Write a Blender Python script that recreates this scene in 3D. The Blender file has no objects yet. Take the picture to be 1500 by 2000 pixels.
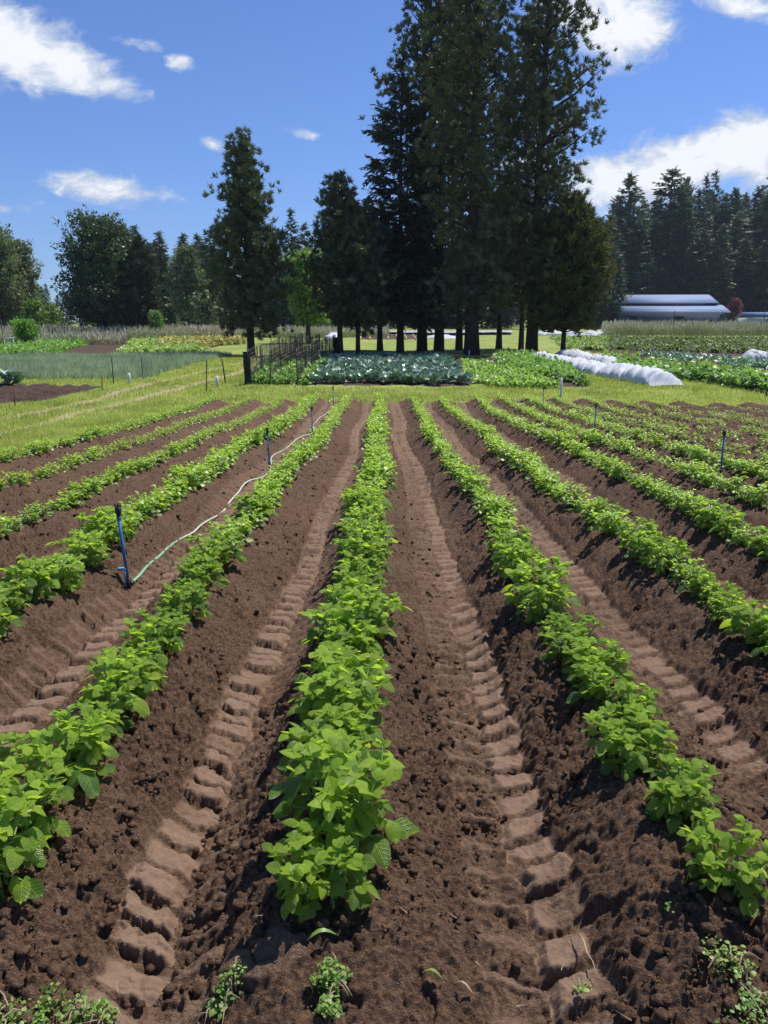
import bpy, math, random
import numpy as np
from mathutils import Vector, Matrix
R = math.radians
random.seed(7); rng = np.random.default_rng(7)
sc = bpy.context.scene
COL = sc.collection

# ------------------------------------------------------------------ camera
F, PITCH, CAMZ = 1560.0, math.atan(350 / 1560.0), 1.5
cam_d = bpy.data.cameras.new("camera"); cam = bpy.data.objects.new("camera", cam_d); COL.objects.link(cam)
cam.location = (0, 0, CAMZ); cam.rotation_euler = (math.pi / 2 - PITCH, 0, 0)
cam_d.sensor_fit = 'VERTICAL'; cam_d.sensor_height = 24.0; cam_d.lens = F / 2000.0 * 24.0
cam_d.clip_start = 0.05; cam_d.clip_end = 6000
sc.camera = cam

# ------------------------------------------------------------------ sun, sky, exposure
SUN_EL, SUN_AZ = R(61), R(44)          # azimuth from +Y towards +X
sd = bpy.data.lights.new("sun", 'SUN'); sun = bpy.data.objects.new("sun", sd); COL.objects.link(sun)
sdir = Vector((math.sin(SUN_AZ) * math.cos(SUN_EL), math.cos(SUN_AZ) * math.cos(SUN_EL), math.sin(SUN_EL)))
sun.rotation_euler = sdir.to_track_quat('Z', 'Y').to_euler(); sun.location = (40, 40, 80)
sd.energy = 4.6; sd.angle = R(0.53); sd.color = (1.0, 0.955, 0.88)
sc.view_settings.view_transform = 'Standard'; sc.view_settings.look = 'None'
sc.view_settings.exposure = 0.30; sc.view_settings.gamma = 1.0
sc.render.film_transparent = False

def raydir(px, py):
    cx, cy = (px - 750) / F, (1000 - py) / F
    c, s = math.cos(PITCH), math.sin(PITCH)
    return np.array([cx, c + cy * s, -s + cy * c])

class NT:
    """tiny node-tree builder"""
    def __init__(s, tree): s.t = tree; s.t.nodes.clear()
    def n(s, typ, ins=None, **props):
        nd = s.t.nodes.new(typ)
        for k, v in props.items(): setattr(nd, k, v)
        for k, v in (ins or {}).items():
            sock = nd.inputs[k]
            if isinstance(v, bpy.types.NodeSocket): s.t.links.new(v, sock)
            else: sock.default_value = v
        return nd
    def m(s, op, a, b=0.0, c=None, clamp=False):
        d = {0: a, 1: b}
        if c is not None: d[2] = c
        return s.n('ShaderNodeMath', d, operation=op, use_clamp=clamp).outputs[0]
    def mix(s, f, a, b):
        def c4(v): return v if isinstance(v, bpy.types.NodeSocket) else (*v[:3], 1.0)
        return s.n('ShaderNodeMix', {0: f, 6: c4(a), 7: c4(b)}, data_type='RGBA').outputs[2]
    def ramp(s, f, x0, x1, y0=0.0, y1=1.0):
        return s.n('ShaderNodeMapRange', {0: f, 1: x0, 2: x1, 3: y0, 4: y1}, interpolation_type='SMOOTHSTEP').outputs[0]
    def noise(s, vec, scale, detail=3.0, rough=0.55, dist=0.0, out='Fac'):
        d = {'Scale': scale, 'Detail': detail, 'Roughness': rough, 'Distortion': dist}
        if vec is not None: d['Vector'] = vec
        return s.n('ShaderNodeTexNoise', d).outputs[out]

world = bpy.data.worlds.new("World"); sc.world = world; world.use_nodes = True
w = NT(world.node_tree)
sky = w.n('ShaderNodeTexSky', sky_type='NISHITA', sun_disc=False, sun_elevation=SUN_EL, sun_rotation=SUN_AZ,
          altitude=300.0, air_density=1.0, dust_density=0.25, ozone_density=2.2)
tc = w.n('ShaderNodeTexCoord').outputs['Generated']
sp = w.n('ShaderNodeSeparateXYZ', {0: tc})
ysafe = w.m('MAXIMUM', sp.outputs[1], 0.05)
U = w.m('DIVIDE', sp.outputs[0], ysafe); V = w.m('DIVIDE', sp.outputs[2], ysafe)
cxy = w.n('ShaderNodeCombineXYZ', {0: U, 1: V}).outputs[0]
st = w.n('ShaderNodeVectorMath', {0: cxy, 1: (1.0, 1.7, 1.0)}, operation='MULTIPLY').outputs[0]
nz1 = w.noise(st, 7.0, 8.0, 0.62, 0.35); nz2 = w.noise(st, 22.0, 9.0, 0.68, 0.5)
nmix = w.m('ADD', w.m('MULTIPLY', nz1, 0.5), w.m('MULTIPLY', nz2, 0.5))
# cumulus drifting by: (px, py, half width, half height, tilt, density)
CL = [(20, 85, 140, 66, 20, 1.35), (120, 120, 110, 46, 24, 1.2), (195, 160, 80, 24, 12, .85), (265, 86, 62, 15, 5, .42), (352, 124, 30, 15, 10, .6), (215, 368, 112, 26, 8, .9),
      (588, 261, 36, 11, 6, .6), (420, 284, 36, 12, 18, .5), (22, 407, 46, 11, 0, .5), (60, 395, 40, 8, 0, .3),
      (1215, 50, 110, 74, 20, 1.15), (1150, 20, 110, 45, 10, .9), (1440, 10, 90, 28, 12, .8),
      (1210, 350, 100, 46, -8, 1.2), (1330, 325, 150, 56, -14, 1.3), (1460, 285, 130, 58, -16, 1.25), (1540, 340, 120, 45, -20, .8),
      (1000, 330, 160, 30, -4, .45)]
tot = None
for (px, py, a, b, tilt, dn) in CL:
    d = raydir(px, py); u0, v0 = d[0] / d[1], d[2] / d[1]
    d2 = raydir(px + 1, py); su = abs(d2[0] / d2[1] - u0)
    ct, sn = math.cos(R(-tilt)), math.sin(R(-tilt))
    du = w.m('SUBTRACT', U, u0); dv = w.m('SUBTRACT', V, v0)
    p = w.m('DIVIDE', w.m('ADD', w.m('MULTIPLY', du, ct), w.m('MULTIPLY', dv, sn)), a * su)
    q = w.m('DIVIDE', w.m('SUBTRACT', w.m('MULTIPLY', dv, ct), w.m('MULTIPLY', du, sn)), b * su)
    r2 = w.m('ADD', w.m('MULTIPLY', p, p), w.m('MULTIPLY', q, q))
    g = w.m('MULTIPLY', w.m('EXPONENT', w.m('MULTIPLY', r2, -0.9)), dn)
    tot = g if tot is None else w.m('MAXIMUM', tot, g)
front = w.m('GREATER_THAN', sp.outputs[1], 0.05)
dens = w.m('MULTIPLY', w.m('ADD', w.m('MULTIPLY', tot, 1.15), w.m('MULTIPLY', w.m('SUBTRACT', nmix, 0.5), 2.9)), w.ramp(tot, 0.03, 0.2))
alpha = w.m('MULTIPLY', w.ramp(dens, 0.25, 0.80), front)
ccol = w.mix(w.ramp(w.m('ADD', dens, w.m('MULTIPLY', w.m('SUBTRACT', nz2, .5), 1.2)), 0.55, 1.25), (5.2, 6.0, 7.4), (9.0, 9.1, 9.4))
skyc = w.mix(1.0, sky.outputs[0], (0.57, 0.76, 1.16)); skyc.node.blend_type = 'MULTIPLY'
bg = w.n('ShaderNodeBackground', {'Color': w.mix(w.m('MULTIPLY', alpha, .95), skyc, ccol), 'Strength': 0.092})
w.n('ShaderNodeOutputWorld', {0: bg.outputs[0]})

# ------------------------------------------------------------------ helpers
def tag(o, label=None, cat=None, group=None, kind=None):
    if label: o['label'] = label
    if cat: o['category'] = cat
    if group: o['group'] = group
    if kind: o['kind'] = kind
    return o
def mk_mesh(name, V, faces, mat=None, smooth=False, attrs=None):
    me = bpy.data.meshes.new(name); V = np.asarray(V, np.float32)
    if not isinstance(faces, list): faces = [faces]
    faces = [np.asarray(f, np.int32) for f in faces if len(f)]
    me.vertices.add(len(V)); me.vertices.foreach_set('co', V.ravel())
    loops = np.concatenate([f.ravel() for f in faces]); tot = np.concatenate([np.full(len(f), f.shape[1]) for f in faces])
    st = np.concatenate([[0], np.cumsum(tot)[:-1]])
    me.loops.add(len(loops)); me.loops.foreach_set('vertex_index', loops)
    me.polygons.add(len(tot)); me.polygons.foreach_set('loop_start', st.astype(np.int32))
    me.polygons.foreach_set('loop_total', tot.astype(np.int32))
    if smooth: me.polygons.foreach_set('use_smooth', np.ones(len(tot), bool))
    me.update(calc_edges=True)
    for k, a in (attrs or {}).items():
        at = me.attributes.new(k, 'FLOAT', 'POINT'); at.data.foreach_set('value', np.asarray(a, np.float32))
    if mat: me.materials.append(mat)
    return me
def obj(name, me, parent=None, loc=None):
    o = bpy.data.objects.new(name, me); COL.objects.link(o)
    if parent is not None: o.parent = parent
    if loc is not None: o.location = loc
    return o
def empty(name, loc=(0, 0, 0), rz=0.0):
    o = bpy.data.objects.new(name, None); COL.objects.link(o); o.location = loc; o.rotation_euler = (0, 0, rz)
    o.empty_display_size = 0.2
    return o
def copy_tree(src, kids, loc, rz=0.0, s=1.0):
    c = src.copy(); COL.objects.link(c); c.location = loc; c.rotation_euler = (0, 0, rz)
    c.scale = (s, s, s) if not hasattr(s, '__len__') else s
    for ch in kids:
        k = ch.copy(); COL.objects.link(k); k.parent = c
    return c
class MB:
    """accumulates geometry -> one mesh"""
    def __init__(s): s.v = []; s.q = []; s.t = []; s.n = 0; s.a = {}
    def add(s, V, Q=None, T=None, **at):
        V = np.asarray(V, float)
        if Q is not None and len(Q): s.q.append(np.asarray(Q, np.int64) + s.n)
        if T is not None and len(T): s.t.append(np.asarray(T, np.int64) + s.n)
        for k, val in at.items(): s.a.setdefault(k, []).append(np.broadcast_to(val, (len(V),)))
        s.v.append(V); s.n += len(V)
    def box(s, x0, x1, y0, y1, z0, z1):
        v = [(x, y, z) for z in (z0, z1) for y in (y0, y1) for x in (x0, x1)]
        s.add(v, [(0, 2, 3, 1), (4, 5, 7, 6), (0, 1, 5, 4), (2, 6, 7, 3), (0, 4, 6, 2), (1, 3, 7, 5)])
    def tube(s, pts, rad, n=8, caps=True):
        pts = np.asarray(pts, float); k = len(pts); rad = np.broadcast_to(rad, (k,))
        tan = np.gradient(pts, axis=0); tan /= np.linalg.norm(tan, axis=1)[:, None] + 1e-9
        up = np.array([0, 0, 1.0]) if abs(tan[0][2]) < .9 else np.array([1.0, 0, 0])
        a = np.cross(tan, up); a /= np.linalg.norm(a, axis=1)[:, None] + 1e-9; b = np.cross(tan, a)
        th = np.arange(n) * 2 * math.pi / n
        V = pts[:, None] + rad[:, None, None] * (np.cos(th)[None, :, None] * a[:, None] + np.sin(th)[None, :, None] * b[:, None])
        V = V.reshape(-1, 3); i = np.arange(k - 1)[:, None] * n; j = np.arange(n)[None]; j2 = (j + 1) % n
        Q = np.stack([i + j, i + j2, i + n + j2, i + n + j], -1).reshape(-1, 4)
        T = None
        if caps:
            V = np.vstack([V, pts[0], pts[-1]]); c0, c1 = k * n, k * n + 1
            T = [(c0, (q + 1) % n, q) for q in range(n)] + [(c1, (k - 1) * n + q, (k - 1) * n + (q + 1) % n) for q in range(n)]
        s.add(V, Q, T)
    def mesh(s, name, mat=None, smooth=False):
        fs = []
        if s.q: fs.append(np.concatenate(s.q))
        if s.t: fs.append(np.concatenate(s.t))
        return mk_mesh(name, np.concatenate(s.v), fs, mat, smooth, {k: np.concatenate(v) for k, v in s.a.items()})
    def build(s, name, mat=None, parent=None, smooth=False): return obj(name, s.mesh(name, mat, smooth), parent)

def rotmats(yaw, pitch=None, roll=None):
    n = len(yaw); c, s = np.cos(yaw), np.sin(yaw); M = np.zeros((n, 3, 3))
    M[:, 0, 0] = c; M[:, 0, 1] = -s; M[:, 1, 0] = s; M[:, 1, 1] = c; M[:, 2, 2] = 1
    if pitch is not None:        # rotate about local y (positive lifts +x)
        c, s = np.cos(pitch), np.sin(pitch); P = np.zeros((n, 3, 3))
        P[:, 0, 0] = c; P[:, 0, 2] = -s; P[:, 2, 0] = s; P[:, 2, 2] = c; P[:, 1, 1] = 1
        M = M @ P
    if roll is not None:
        c, s = np.cos(roll), np.sin(roll); P = np.zeros((n, 3, 3))
        P[:, 1, 1] = c; P[:, 1, 2] = -s; P[:, 2, 1] = s; P[:, 2, 2] = c; P[:, 0, 0] = 1
        M = M @ P
    return M
def scatter(tv, tf, pos, M, scale):
    """template (V,3),(F,k) placed N times -> merged arrays"""
    pos = np.asarray(pos, float); N = len(pos); scale = np.asarray(scale, float)
    if scale.ndim == 1: scale = np.repeat(scale[:, None], 3, 1)
    V = np.einsum('nij,nvj->nvi', M, tv[None] * scale[:, None, :]) + pos[:, None]
    Fc = tf[None] + (np.arange(N) * len(tv))[:, None, None]
    return V.reshape(-1, 3), Fc.reshape(-1, tf.shape[1])

# ------------------------------------------------------------------ numpy noise
def _hash(ix, iy, seed):
    h = (ix.astype(np.int64) * 374761393 + iy.astype(np.int64) * 668265263 + seed * 1442695041) & 0xffffffff
    h = ((h ^ (h >> 13)) * 1274126177) & 0xffffffff
    return ((h ^ (h >> 16)) & 0xffff) / 65535.0
def vnoise(x, y, seed=0):
    ix = np.floor(x); iy = np.floor(y); fx = x - ix; fy = y - iy
    fx = fx * fx * (3 - 2 * fx); fy = fy * fy * (3 - 2 * fy); ix = ix.astype(np.int64); iy = iy.astype(np.int64)
    a = _hash(ix, iy, seed); b = _hash(ix + 1, iy, seed); c = _hash(ix, iy + 1, seed); d = _hash(ix + 1, iy + 1, seed)
    return (a * (1 - fx) + b * fx) * (1 - fy) + (c * (1 - fx) + d * fx) * fy
def fbm(x, y, o=4, seed=0, g=.5):
    t = 0; a = 1; s = 0
    for i in range(o):
        t = t + a * vnoise(x * 2 ** i + 17.3 * i, y * 2 ** i - 9.1 * i, seed + i); s += a; a *= g
    return t / s
def crumbs(x, y, seed=0):
    """rounded lumps: jittered bumps, one per cell, vectorised (height 0..1)"""
    ix = np.floor(x).astype(np.int64); iy = np.floor(y).astype(np.int64); best = np.zeros_like(x)
    for dx in (-1, 0, 1):
        for dy in (-1, 0, 1):
            cx, cy = ix + dx, iy + dy
            px = cx + .5 + (_hash(cx, cy, seed) - .5) * .9; py = cy + .5 + (_hash(cx, cy, seed + 5) - .5) * .9
            r = .18 + .52 * _hash(cx, cy, seed + 9) ** 1.9
            d2 = ((x - px) ** 2 + (y - py) ** 2) / (r * r)
            best = np.maximum(best, r * np.sqrt(np.clip(1 - d2, 0, 1)))
    return best
def sstep(a, b, x):
    t = np.clip((x - a) / (b - a), 0, 1); return t * t * (3 - 2 * t)

# ------------------------------------------------------------------ terrain
_ty = np.array([-60, 0, 17, 20, 24, 27, 33, 40, 50, 70, 100, 150, 200, 300, 500, 1500.])
_tz = np.array([1.9, 0, -.545, -.62, -.53, -.27, -.08, .06, .16, .52, 1.05, 1.9, 2.9, 5.0, 8.0, 20.])
_fy = np.linspace(-60, 1500, 15601); _fz = np.interp(_fy, _ty, _tz)
_k = np.hanning(31); _k /= _k.sum(); _fzs = np.convolve(np.pad(_fz, 15, mode='edge'), _k, 'valid')
def G(x, y):
    x = np.asarray(x, float); y = np.asarray(y, float)
    z = np.interp(y, _fy, _fzs)
    z = z + sstep(215, 420, y + (x - 60) * .1) * sstep(25, 130, x) * 42          # wooded hill on the right
    z = z + (fbm(x * .12, y * .12, 3, 3) - .5) * .22 * sstep(27, 60, y)
    return z
def hit(px, py):
    d = raydir(px, py); t = np.concatenate([np.arange(.5, 60, .02), np.arange(60, 900, .5)])
    P = t[:, None] * d[None]; g = G(P[:, 0], P[:, 1]) - (P[:, 2] + CAMZ)
    i = np.argmax(g > 0)
    if g[i] <= 0: i = len(t) - 1
    return np.array([P[i, 0], P[i, 1], float(G(P[i, 0], P[i, 1]))])
def at(px, Y):
    """ground point at depth Y seen in photo column px (near the horizon)"""
    d = raydir(px, 650); x = d[0] / d[1] * Y; return np.array([x, Y, float(G(x, Y))])
def proj(P):
    P = np.asarray(P, float); c, s = math.cos(PITCH), math.sin(PITCH)
    y = P[..., 1]; z = P[..., 2] - CAMZ; dz = y * c - z * s; up = y * s + z * c
    return 750 + F * P[..., 0] / dz, 1000 - F * up / dz, dz

# ------------------------------------------------------------------ materials
def new_mat(name):
    m = bpy.data.materials.new(name); m.use_nodes = True; return m, NT(m.node_tree)
def simple(name, col, rough=.6, metal=0.0, var=.15, scale=6.0, bump=0.0, spec=.5):
    m, t = new_mat(name); co = t.n('ShaderNodeTexCoord').outputs['Object']
    nz = t.noise(co, scale, 5.0, .6)
    c = t.mix(nz, tuple(x * (1 - var) for x in col), tuple(min(1, x * (1 + var)) for x in col))
    d = {'Base Color': c, 'Roughness': t.ramp(nz, .2, .8, max(.05, rough - .1), min(1, rough + .1)), 'Metallic': metal, 'Specular IOR Level': spec}
    if bump: d['Normal'] = t.n('ShaderNodeBump', {'Height': t.noise(co, scale * 5, 4.0), 'Strength': bump, 'Distance': .01}).outputs[0]
    b = t.n('ShaderNodeBsdfPrincipled', d); t.n('ShaderNodeOutputMaterial', {0: b.outputs[0]}); return m
def leafmat(name, dark, light, trans=.35, rough=.42, bump=0.0, bscale=90.0, tcol=None, spec=.5, rand=.25, veins=False):
    m, t = new_mat(name)
    tone = t.n('ShaderNodeAttribute', attribute_name='tone').outputs['Fac']
    rnd = t.n('ShaderNodeObjectInfo').outputs['Random']
    geo = t.n('ShaderNodeNewGeometry')
    co = t.n('ShaderNodeTexCoord').outputs['Object']
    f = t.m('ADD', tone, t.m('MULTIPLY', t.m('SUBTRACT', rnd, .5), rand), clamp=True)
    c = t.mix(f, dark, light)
    c2 = t.mix(t.m('MULTIPLY', t.noise(co, bscale * .5, 3.0), .35), c, tuple(x * .45 for x in dark))
    hsum = t.noise(co, bscale, 3.0, .6)
    if veins:
        lu = t.n('ShaderNodeAttribute', attribute_name='leaf_u').outputs['Fac']; lv = t.m('ABSOLUTE', t.n('ShaderNodeAttribute', attribute_name='leaf_v').outputs['Fac'])
        vmk = t.n('ShaderNodeAttribute', attribute_name='leaf_m').outputs['Fac']
        mid = t.ramp(lv, .09, .02); sv = t.m('SINE', t.m('MULTIPLY', t.m('SUBTRACT', lu, t.m('MULTIPLY', lv, .30)), 40.0)); side = t.m('MULTIPLY', t.ramp(sv, .72, 1.0), .7)
        vn = t.m('MULTIPLY', t.m('MAXIMUM', mid, side), vmk); c2 = t.mix(t.m('MULTIPLY', vn, .22), c2, tuple(min(1, x * 1.5) for x in light))
        pil = t.m('MULTIPLY', t.m('MULTIPLY', t.m('ABSOLUTE', sv), vmk), .7); hsum = t.m('SUBTRACT', t.m('ADD', t.m('MULTIPLY', hsum, .8), pil), t.m('MULTIPLY', vn, 1.0))
    d = {'Base Color': c2, 'Roughness': rough, 'Specular IOR Level': spec}
    if bump: d['Normal'] = t.n('ShaderNodeBump', {'Height': hsum, 'Strength': bump, 'Distance': .004}).outputs[0]
    if False: d['Normal'] = t.n('ShaderNodeBump', {'Height': t.noise(co, bscale, 3.0, .6), 'Strength': bump, 'Distance': .004}).outputs[0]
    b = t.n('ShaderNodeBsdfPrincipled', d)
    tcl = tcol or tuple(min(1, x * 1.9) for x in light)
    tr = t.n('ShaderNodeBsdfTranslucent', {'Color': t.mix(f, tuple(x * .6 for x in tcl), tcl)})
    mx = t.n('ShaderNodeMixShader', {0: trans, 1: b.outputs[0], 2: tr.outputs[0]})
    t.n('ShaderNodeOutputMaterial', {0: mx.outputs[0]}); return m
def soilmat(name, damp, dry, track):
    m, t = new_mat(name); co = t.n('ShaderNodeTexCoord').outputs['Object']
    tk = t.n('ShaderNodeAttribute', attribute_name='track').outputs['Fac']
    lo = t.n('ShaderNodeAttribute', attribute_name='loose').outputs['Fac']
    n1 = t.noise(co, 1.7, 4.0, .6); n2 = t.noise(co, 55.0, 5.0, .7); n3 = t.noise(co, 260.0, 3.0, .6)
    c = t.mix(t.ramp(n1, .3, .7), damp, dry)
    c = t.mix(t.ramp(n2, .35, .75), c, tuple(x * 1.55 for x in dry)) if True else c
    c = t.mix(t.m('MULTIPLY', t.ramp(n2, .62, .3), .55), c, tuple(x * .5 for x in damp))
    c = t.mix(tk, c, t.mix(t.ramp(t.noise(co, 30.0, 4.0, .6), .3, .7), tuple(x * .78 for x in track), track))
    fl = t.n('ShaderNodeTexVoronoi', {'Vector': co, 'Scale': 95.0})
    fleck = t.m('MULTIPLY', t.m('LESS_THAN', fl.outputs['Distance'], .16), t.m('GREATER_THAN', t.n('ShaderNodeSeparateColor', {0: fl.outputs['Color']}).outputs[0], .86))
    c = t.mix(t.m('MULTIPLY', fleck, .7), c, (.34, .25, .17))
    h = t.m('ADD', t.m('MULTIPLY', n2, 1.0), t.m('MULTIPLY', n3, .5))
    bstr = t.m('SUBTRACT', 1.0, t.m('MULTIPLY', tk, .55))
    nrm = t.n('ShaderNodeBump', {'Height': h, 'Strength': bstr, 'Distance': .022}).outputs[0]
    b = t.n('ShaderNodeBsdfPrincipled', {'Base Color': c, 'Roughness': .9, 'Specular IOR Level': .25, 'Normal': nrm})
    t.n('ShaderNodeOutputMaterial', {0: b.outputs[0]}); return m

M_soil = soilmat('damp_soil', (.082, .045, .026), (.155, .090, .055), (.235, .150, .102))
M_bed = soilmat('bed_soil', (.050, .028, .020), (.085, .05, .036), (.16, .10, .075))
M_potato = leafmat('potato_leaf', (.050, .145, .040), (.47, .66, .060), .44, .32, .7, 150.0, (.66, .95, .08), .55, .3, True)
M_stem = simple('potato_stem', (.22, .34, .08), .5, 0, .2, 20)
M_cabb = leafmat('cabbage_leaf', (.11, .22, .13), (.40, .52, .42), .15, .38, .3, 40.0, (.15, .35, .12), .8)
M_green = leafmat('bean_leaf', (.07, .16, .03), (.22, .40, .06), .35, .45, 0, 40)
M_vine = leafmat('vine_leaf', (.05, .10, .025), (.20, .30, .06), .25, .55, 0, 40)
M_lett = leafmat('lettuce_leaf', (.15, .30, .04), (.33, .52, .08), .35, .45, 0, 40)
M_onion = leafmat('onion_leaf', (.16, .28, .13), (.46, .56, .32), .2, .4, 0, 20)
M_flower = leafmat('yellow_flower_leaf', (.16, .26, .05), (.72, .58, .20), .25, .6, 0, 20, (.5, .5, .1))
M_grass = leafmat('grass_blade', (.22, .31, .06), (.66, .68, .23), .42, .6, 0, 20, (.72, .80, .14), .3)
M_tall = leafmat('tall_grass_blade', (.26, .34, .10), (.80, .70, .56), .30, .7, 0, 10, (.4, .4, .2), .2)
M_weed = leafmat('weed_leaf', (.11, .22, .045), (.36, .50, .11), .35, .45, 0, 60)
M_straw = leafmat('dry_grass', (.30, .24, .14), (.50, .42, .27), .2, .7, 0, 60)
M_pine = leafmat('pine_needles', (.054, .070, .038), (.200, .220, .105), .22, .5, 0, 3, (.10, .14, .04), .35)
M_fir = leafmat('fir_needles', (.038, .052, .034), (.110, .135, .075), .15, .5, 0, 3, (.08, .11, .04), .35)
M_cedar = leafmat('cedar_needles', (.050, .062, .024), (.20, .21, .07), .22, .6, 0, 3, (.18, .20, .05), .3)
M_maple = leafmat('maple_leaves', (.030, .055, .026), (.12, .17, .065), .22, .45, 0, 3, (.12, .22, .05), .4)
M_alder = leafmat('pale_tree_leaves', (.09, .13, .05), (.26, .31, .15), .28, .5, 0, 3, (.25, .33, .10), .4)
M_bright = leafmat('bright_tree_leaves', (.08, .15, .03), (.25, .38, .08), .35, .45, 0, 3, (.3, .5, .08), .4)
M_redm = leafmat('red_leaves', (.08, .015, .02), (.25, .05, .06), .2, .5, 0, 3, (.4, .08, .08))
M_farc = leafmat('far_conifer_needles', (.058, .092, .048), (.180, .245, .105), .28, .6, 0, 1, (.08, .12, .05), .3, .6)
def barkmat(name, col):
    m, t = new_mat(name); co = t.n('ShaderNodeTexCoord').outputs['Object']
    sc_ = t.n('ShaderNodeVectorMath', {0: co, 1: (1, 1, .22)}, operation='MULTIPLY').outputs[0]
    nz = t.noise(sc_, 9.0, 6.0, .65, 1.0)
    c = t.mix(t.ramp(nz, .3, .7), tuple(x * .4 for x in col), col)
    b = t.n('ShaderNodeBsdfPrincipled', {'Base Color': c, 'Roughness': .95, 'Specular IOR Level': .15,
            'Normal': t.n('ShaderNodeBump', {'Height': nz, 'Strength': .9, 'Distance': .06}).outputs[0]})
    t.n('ShaderNodeOutputMaterial', {0: b.outputs[0]}); return m
M_bark = barkmat('conifer_bark', (.085, .062, .050)); M_bark2 = barkmat('grey_bark', (.12, .105, .09))
M_blue = simple('blue_pipe', (.045, .16, .36), .35, 0, .2, 12); M_blue2 = simple('light_blue_plastic', (.16, .40, .75), .4, 0, .15, 12)
M_black = simple('black_plastic', (.015, .016, .018), .4, 0, .3, 30)
M_wpvc = simple('white_pipe', (.72, .72, .70), .45, 0, .1, 10)
M_tpost = simple('dark_green_steel', (.022, .035, .028), .55, .3, .3, 12)
M_wood = barkmat('weathered_wood', (.20, .15, .11)); M_redp = simple('rusty_red_steel', (.20, .045, .03), .7, .2, .35, 14)
M_net = simple('brown_netting', (.17, .115, .095), .8, 0, .3, 5); M_net2 = simple('black_netting', (.02, .022, .024), .7, 0, .3, 5)
M_yel = simple('yellow_tape', (.62, .52, .12), .5, 0, .1, 5)
M_wall = simple('barn_metal_wall', (.08, .105, .155), .8, .0, .12, 1.5, spec=.1)
M_dark = simple('barn_opening', (.02, .022, .028), .6); M_trimw = simple('pale_trim', (.25, .22, .22), .6)
M_win = simple('window_glass', (.03, .04, .05), .08)
M_gwhite = simple('pale_building_wall', (.55, .58, .60), .5)
def fabricmat():
    m, t = new_mat('white_row_cover_cloth'); co = t.n('ShaderNodeTexCoord').outputs['Object']
    nz = t.noise(co, 3.0, 4.0); d = t.n('ShaderNodeBsdfPrincipled', {'Base Color': t.mix(nz, (.66, .68, .72), (.80, .82, .85)), 'Roughness': .8})
    tr = t.n('ShaderNodeBsdfTranslucent', {'Color': (.80, .84, .90, 1)})
    mx = t.n('ShaderNodeMixShader', {0: .3, 1: d.outputs[0], 2: tr.outputs[0]}); t.n('ShaderNodeOutputMaterial', {0: mx.outputs[0]}); return m
M_cover = fabricmat()
def hosemat():
    m, t = new_mat('hose_rubber'); co = t.n('ShaderNodeTexCoord').outputs['Object']
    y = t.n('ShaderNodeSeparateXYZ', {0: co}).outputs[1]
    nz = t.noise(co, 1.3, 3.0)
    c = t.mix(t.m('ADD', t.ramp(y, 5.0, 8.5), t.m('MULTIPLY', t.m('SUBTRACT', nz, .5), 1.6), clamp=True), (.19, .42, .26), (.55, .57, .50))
    b = t.n('ShaderNodeBsdfPrincipled', {'Base Color': c, 'Roughness': .45}); t.n('ShaderNodeOutputMaterial', {0: b.outputs[0]}); return m
M_hose = hosemat()
def roofmat():
    m, t = new_mat('barn_metal_roof'); co = t.n('ShaderNodeTexCoord').outputs['Object']
    wv = t.n('ShaderNodeTexWave', {'Vector': co, 'Scale': .55, 'Distortion': 0.0}, bands_direction='X')
    nz = t.noise(co, .5, 4.0)
    c = t.mix(nz, (.16, .225, .375), (.20, .27, .43))
    c = t.mix(t.m('MULTIPLY', t.ramp(wv.outputs['Fac'], .9, 1.0), .35), c, (.15, .2, .3))
    b = t.n('ShaderNodeBsdfPrincipled', {'Base Color': c, 'Roughness': .65, 'Specular IOR Level': .2}); t.n('ShaderNodeOutputMaterial', {0: b.outputs[0]}); return m
M_roof = roofmat()
def groundmat():
    m, t = new_mat('grass_ground'); co = t.n('ShaderNodeTexCoord').outputs['Object']
    dirt = t.n('ShaderNodeAttribute', attribute_name='dirt').outputs['Fac']
    n1 = t.noise(co, .35, 5.0, .6); n2 = t.noise(co, 5.0, 6.0, .7); n3 = t.noise(co, 1.4, 4.0, .6)
    c = t.mix(t.ramp(n1, .35, .65), (.22, .29, .06), (.36, .40, .11))
    c = t.mix(t.m('MULTIPLY', t.ramp(n2, .35, .7), .6), c, (.11, .15, .035))
    c = t.mix(t.m('MULTIPLY', t.ramp(n3, .55, .75), .5), c, (.40, .37, .19))
    dd = t.m('ADD', dirt, t.m('MULTIPLY', t.m('SUBTRACT', n2, .5), t.m('MULTIPLY', dirt, 1.6)), clamp=True)
    c = t.mix(dd, c, t.mix(n2, (.33, .24, .16), (.48, .37, .27)))
    b = t.n('ShaderNodeBsdfPrincipled', {'Base Color': c, 'Roughness': .95, 'Specular IOR Level': .15,
            'Normal': t.n('ShaderNodeBump', {'Height': t.noise(co, 12.0, 6.0, .7), 'Strength': .8, 'Distance': .05}).outputs[0]})
    t.n('ShaderNodeOutputMaterial', {0: b.outputs[0]}); return m
M_ground = groundmat()

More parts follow.
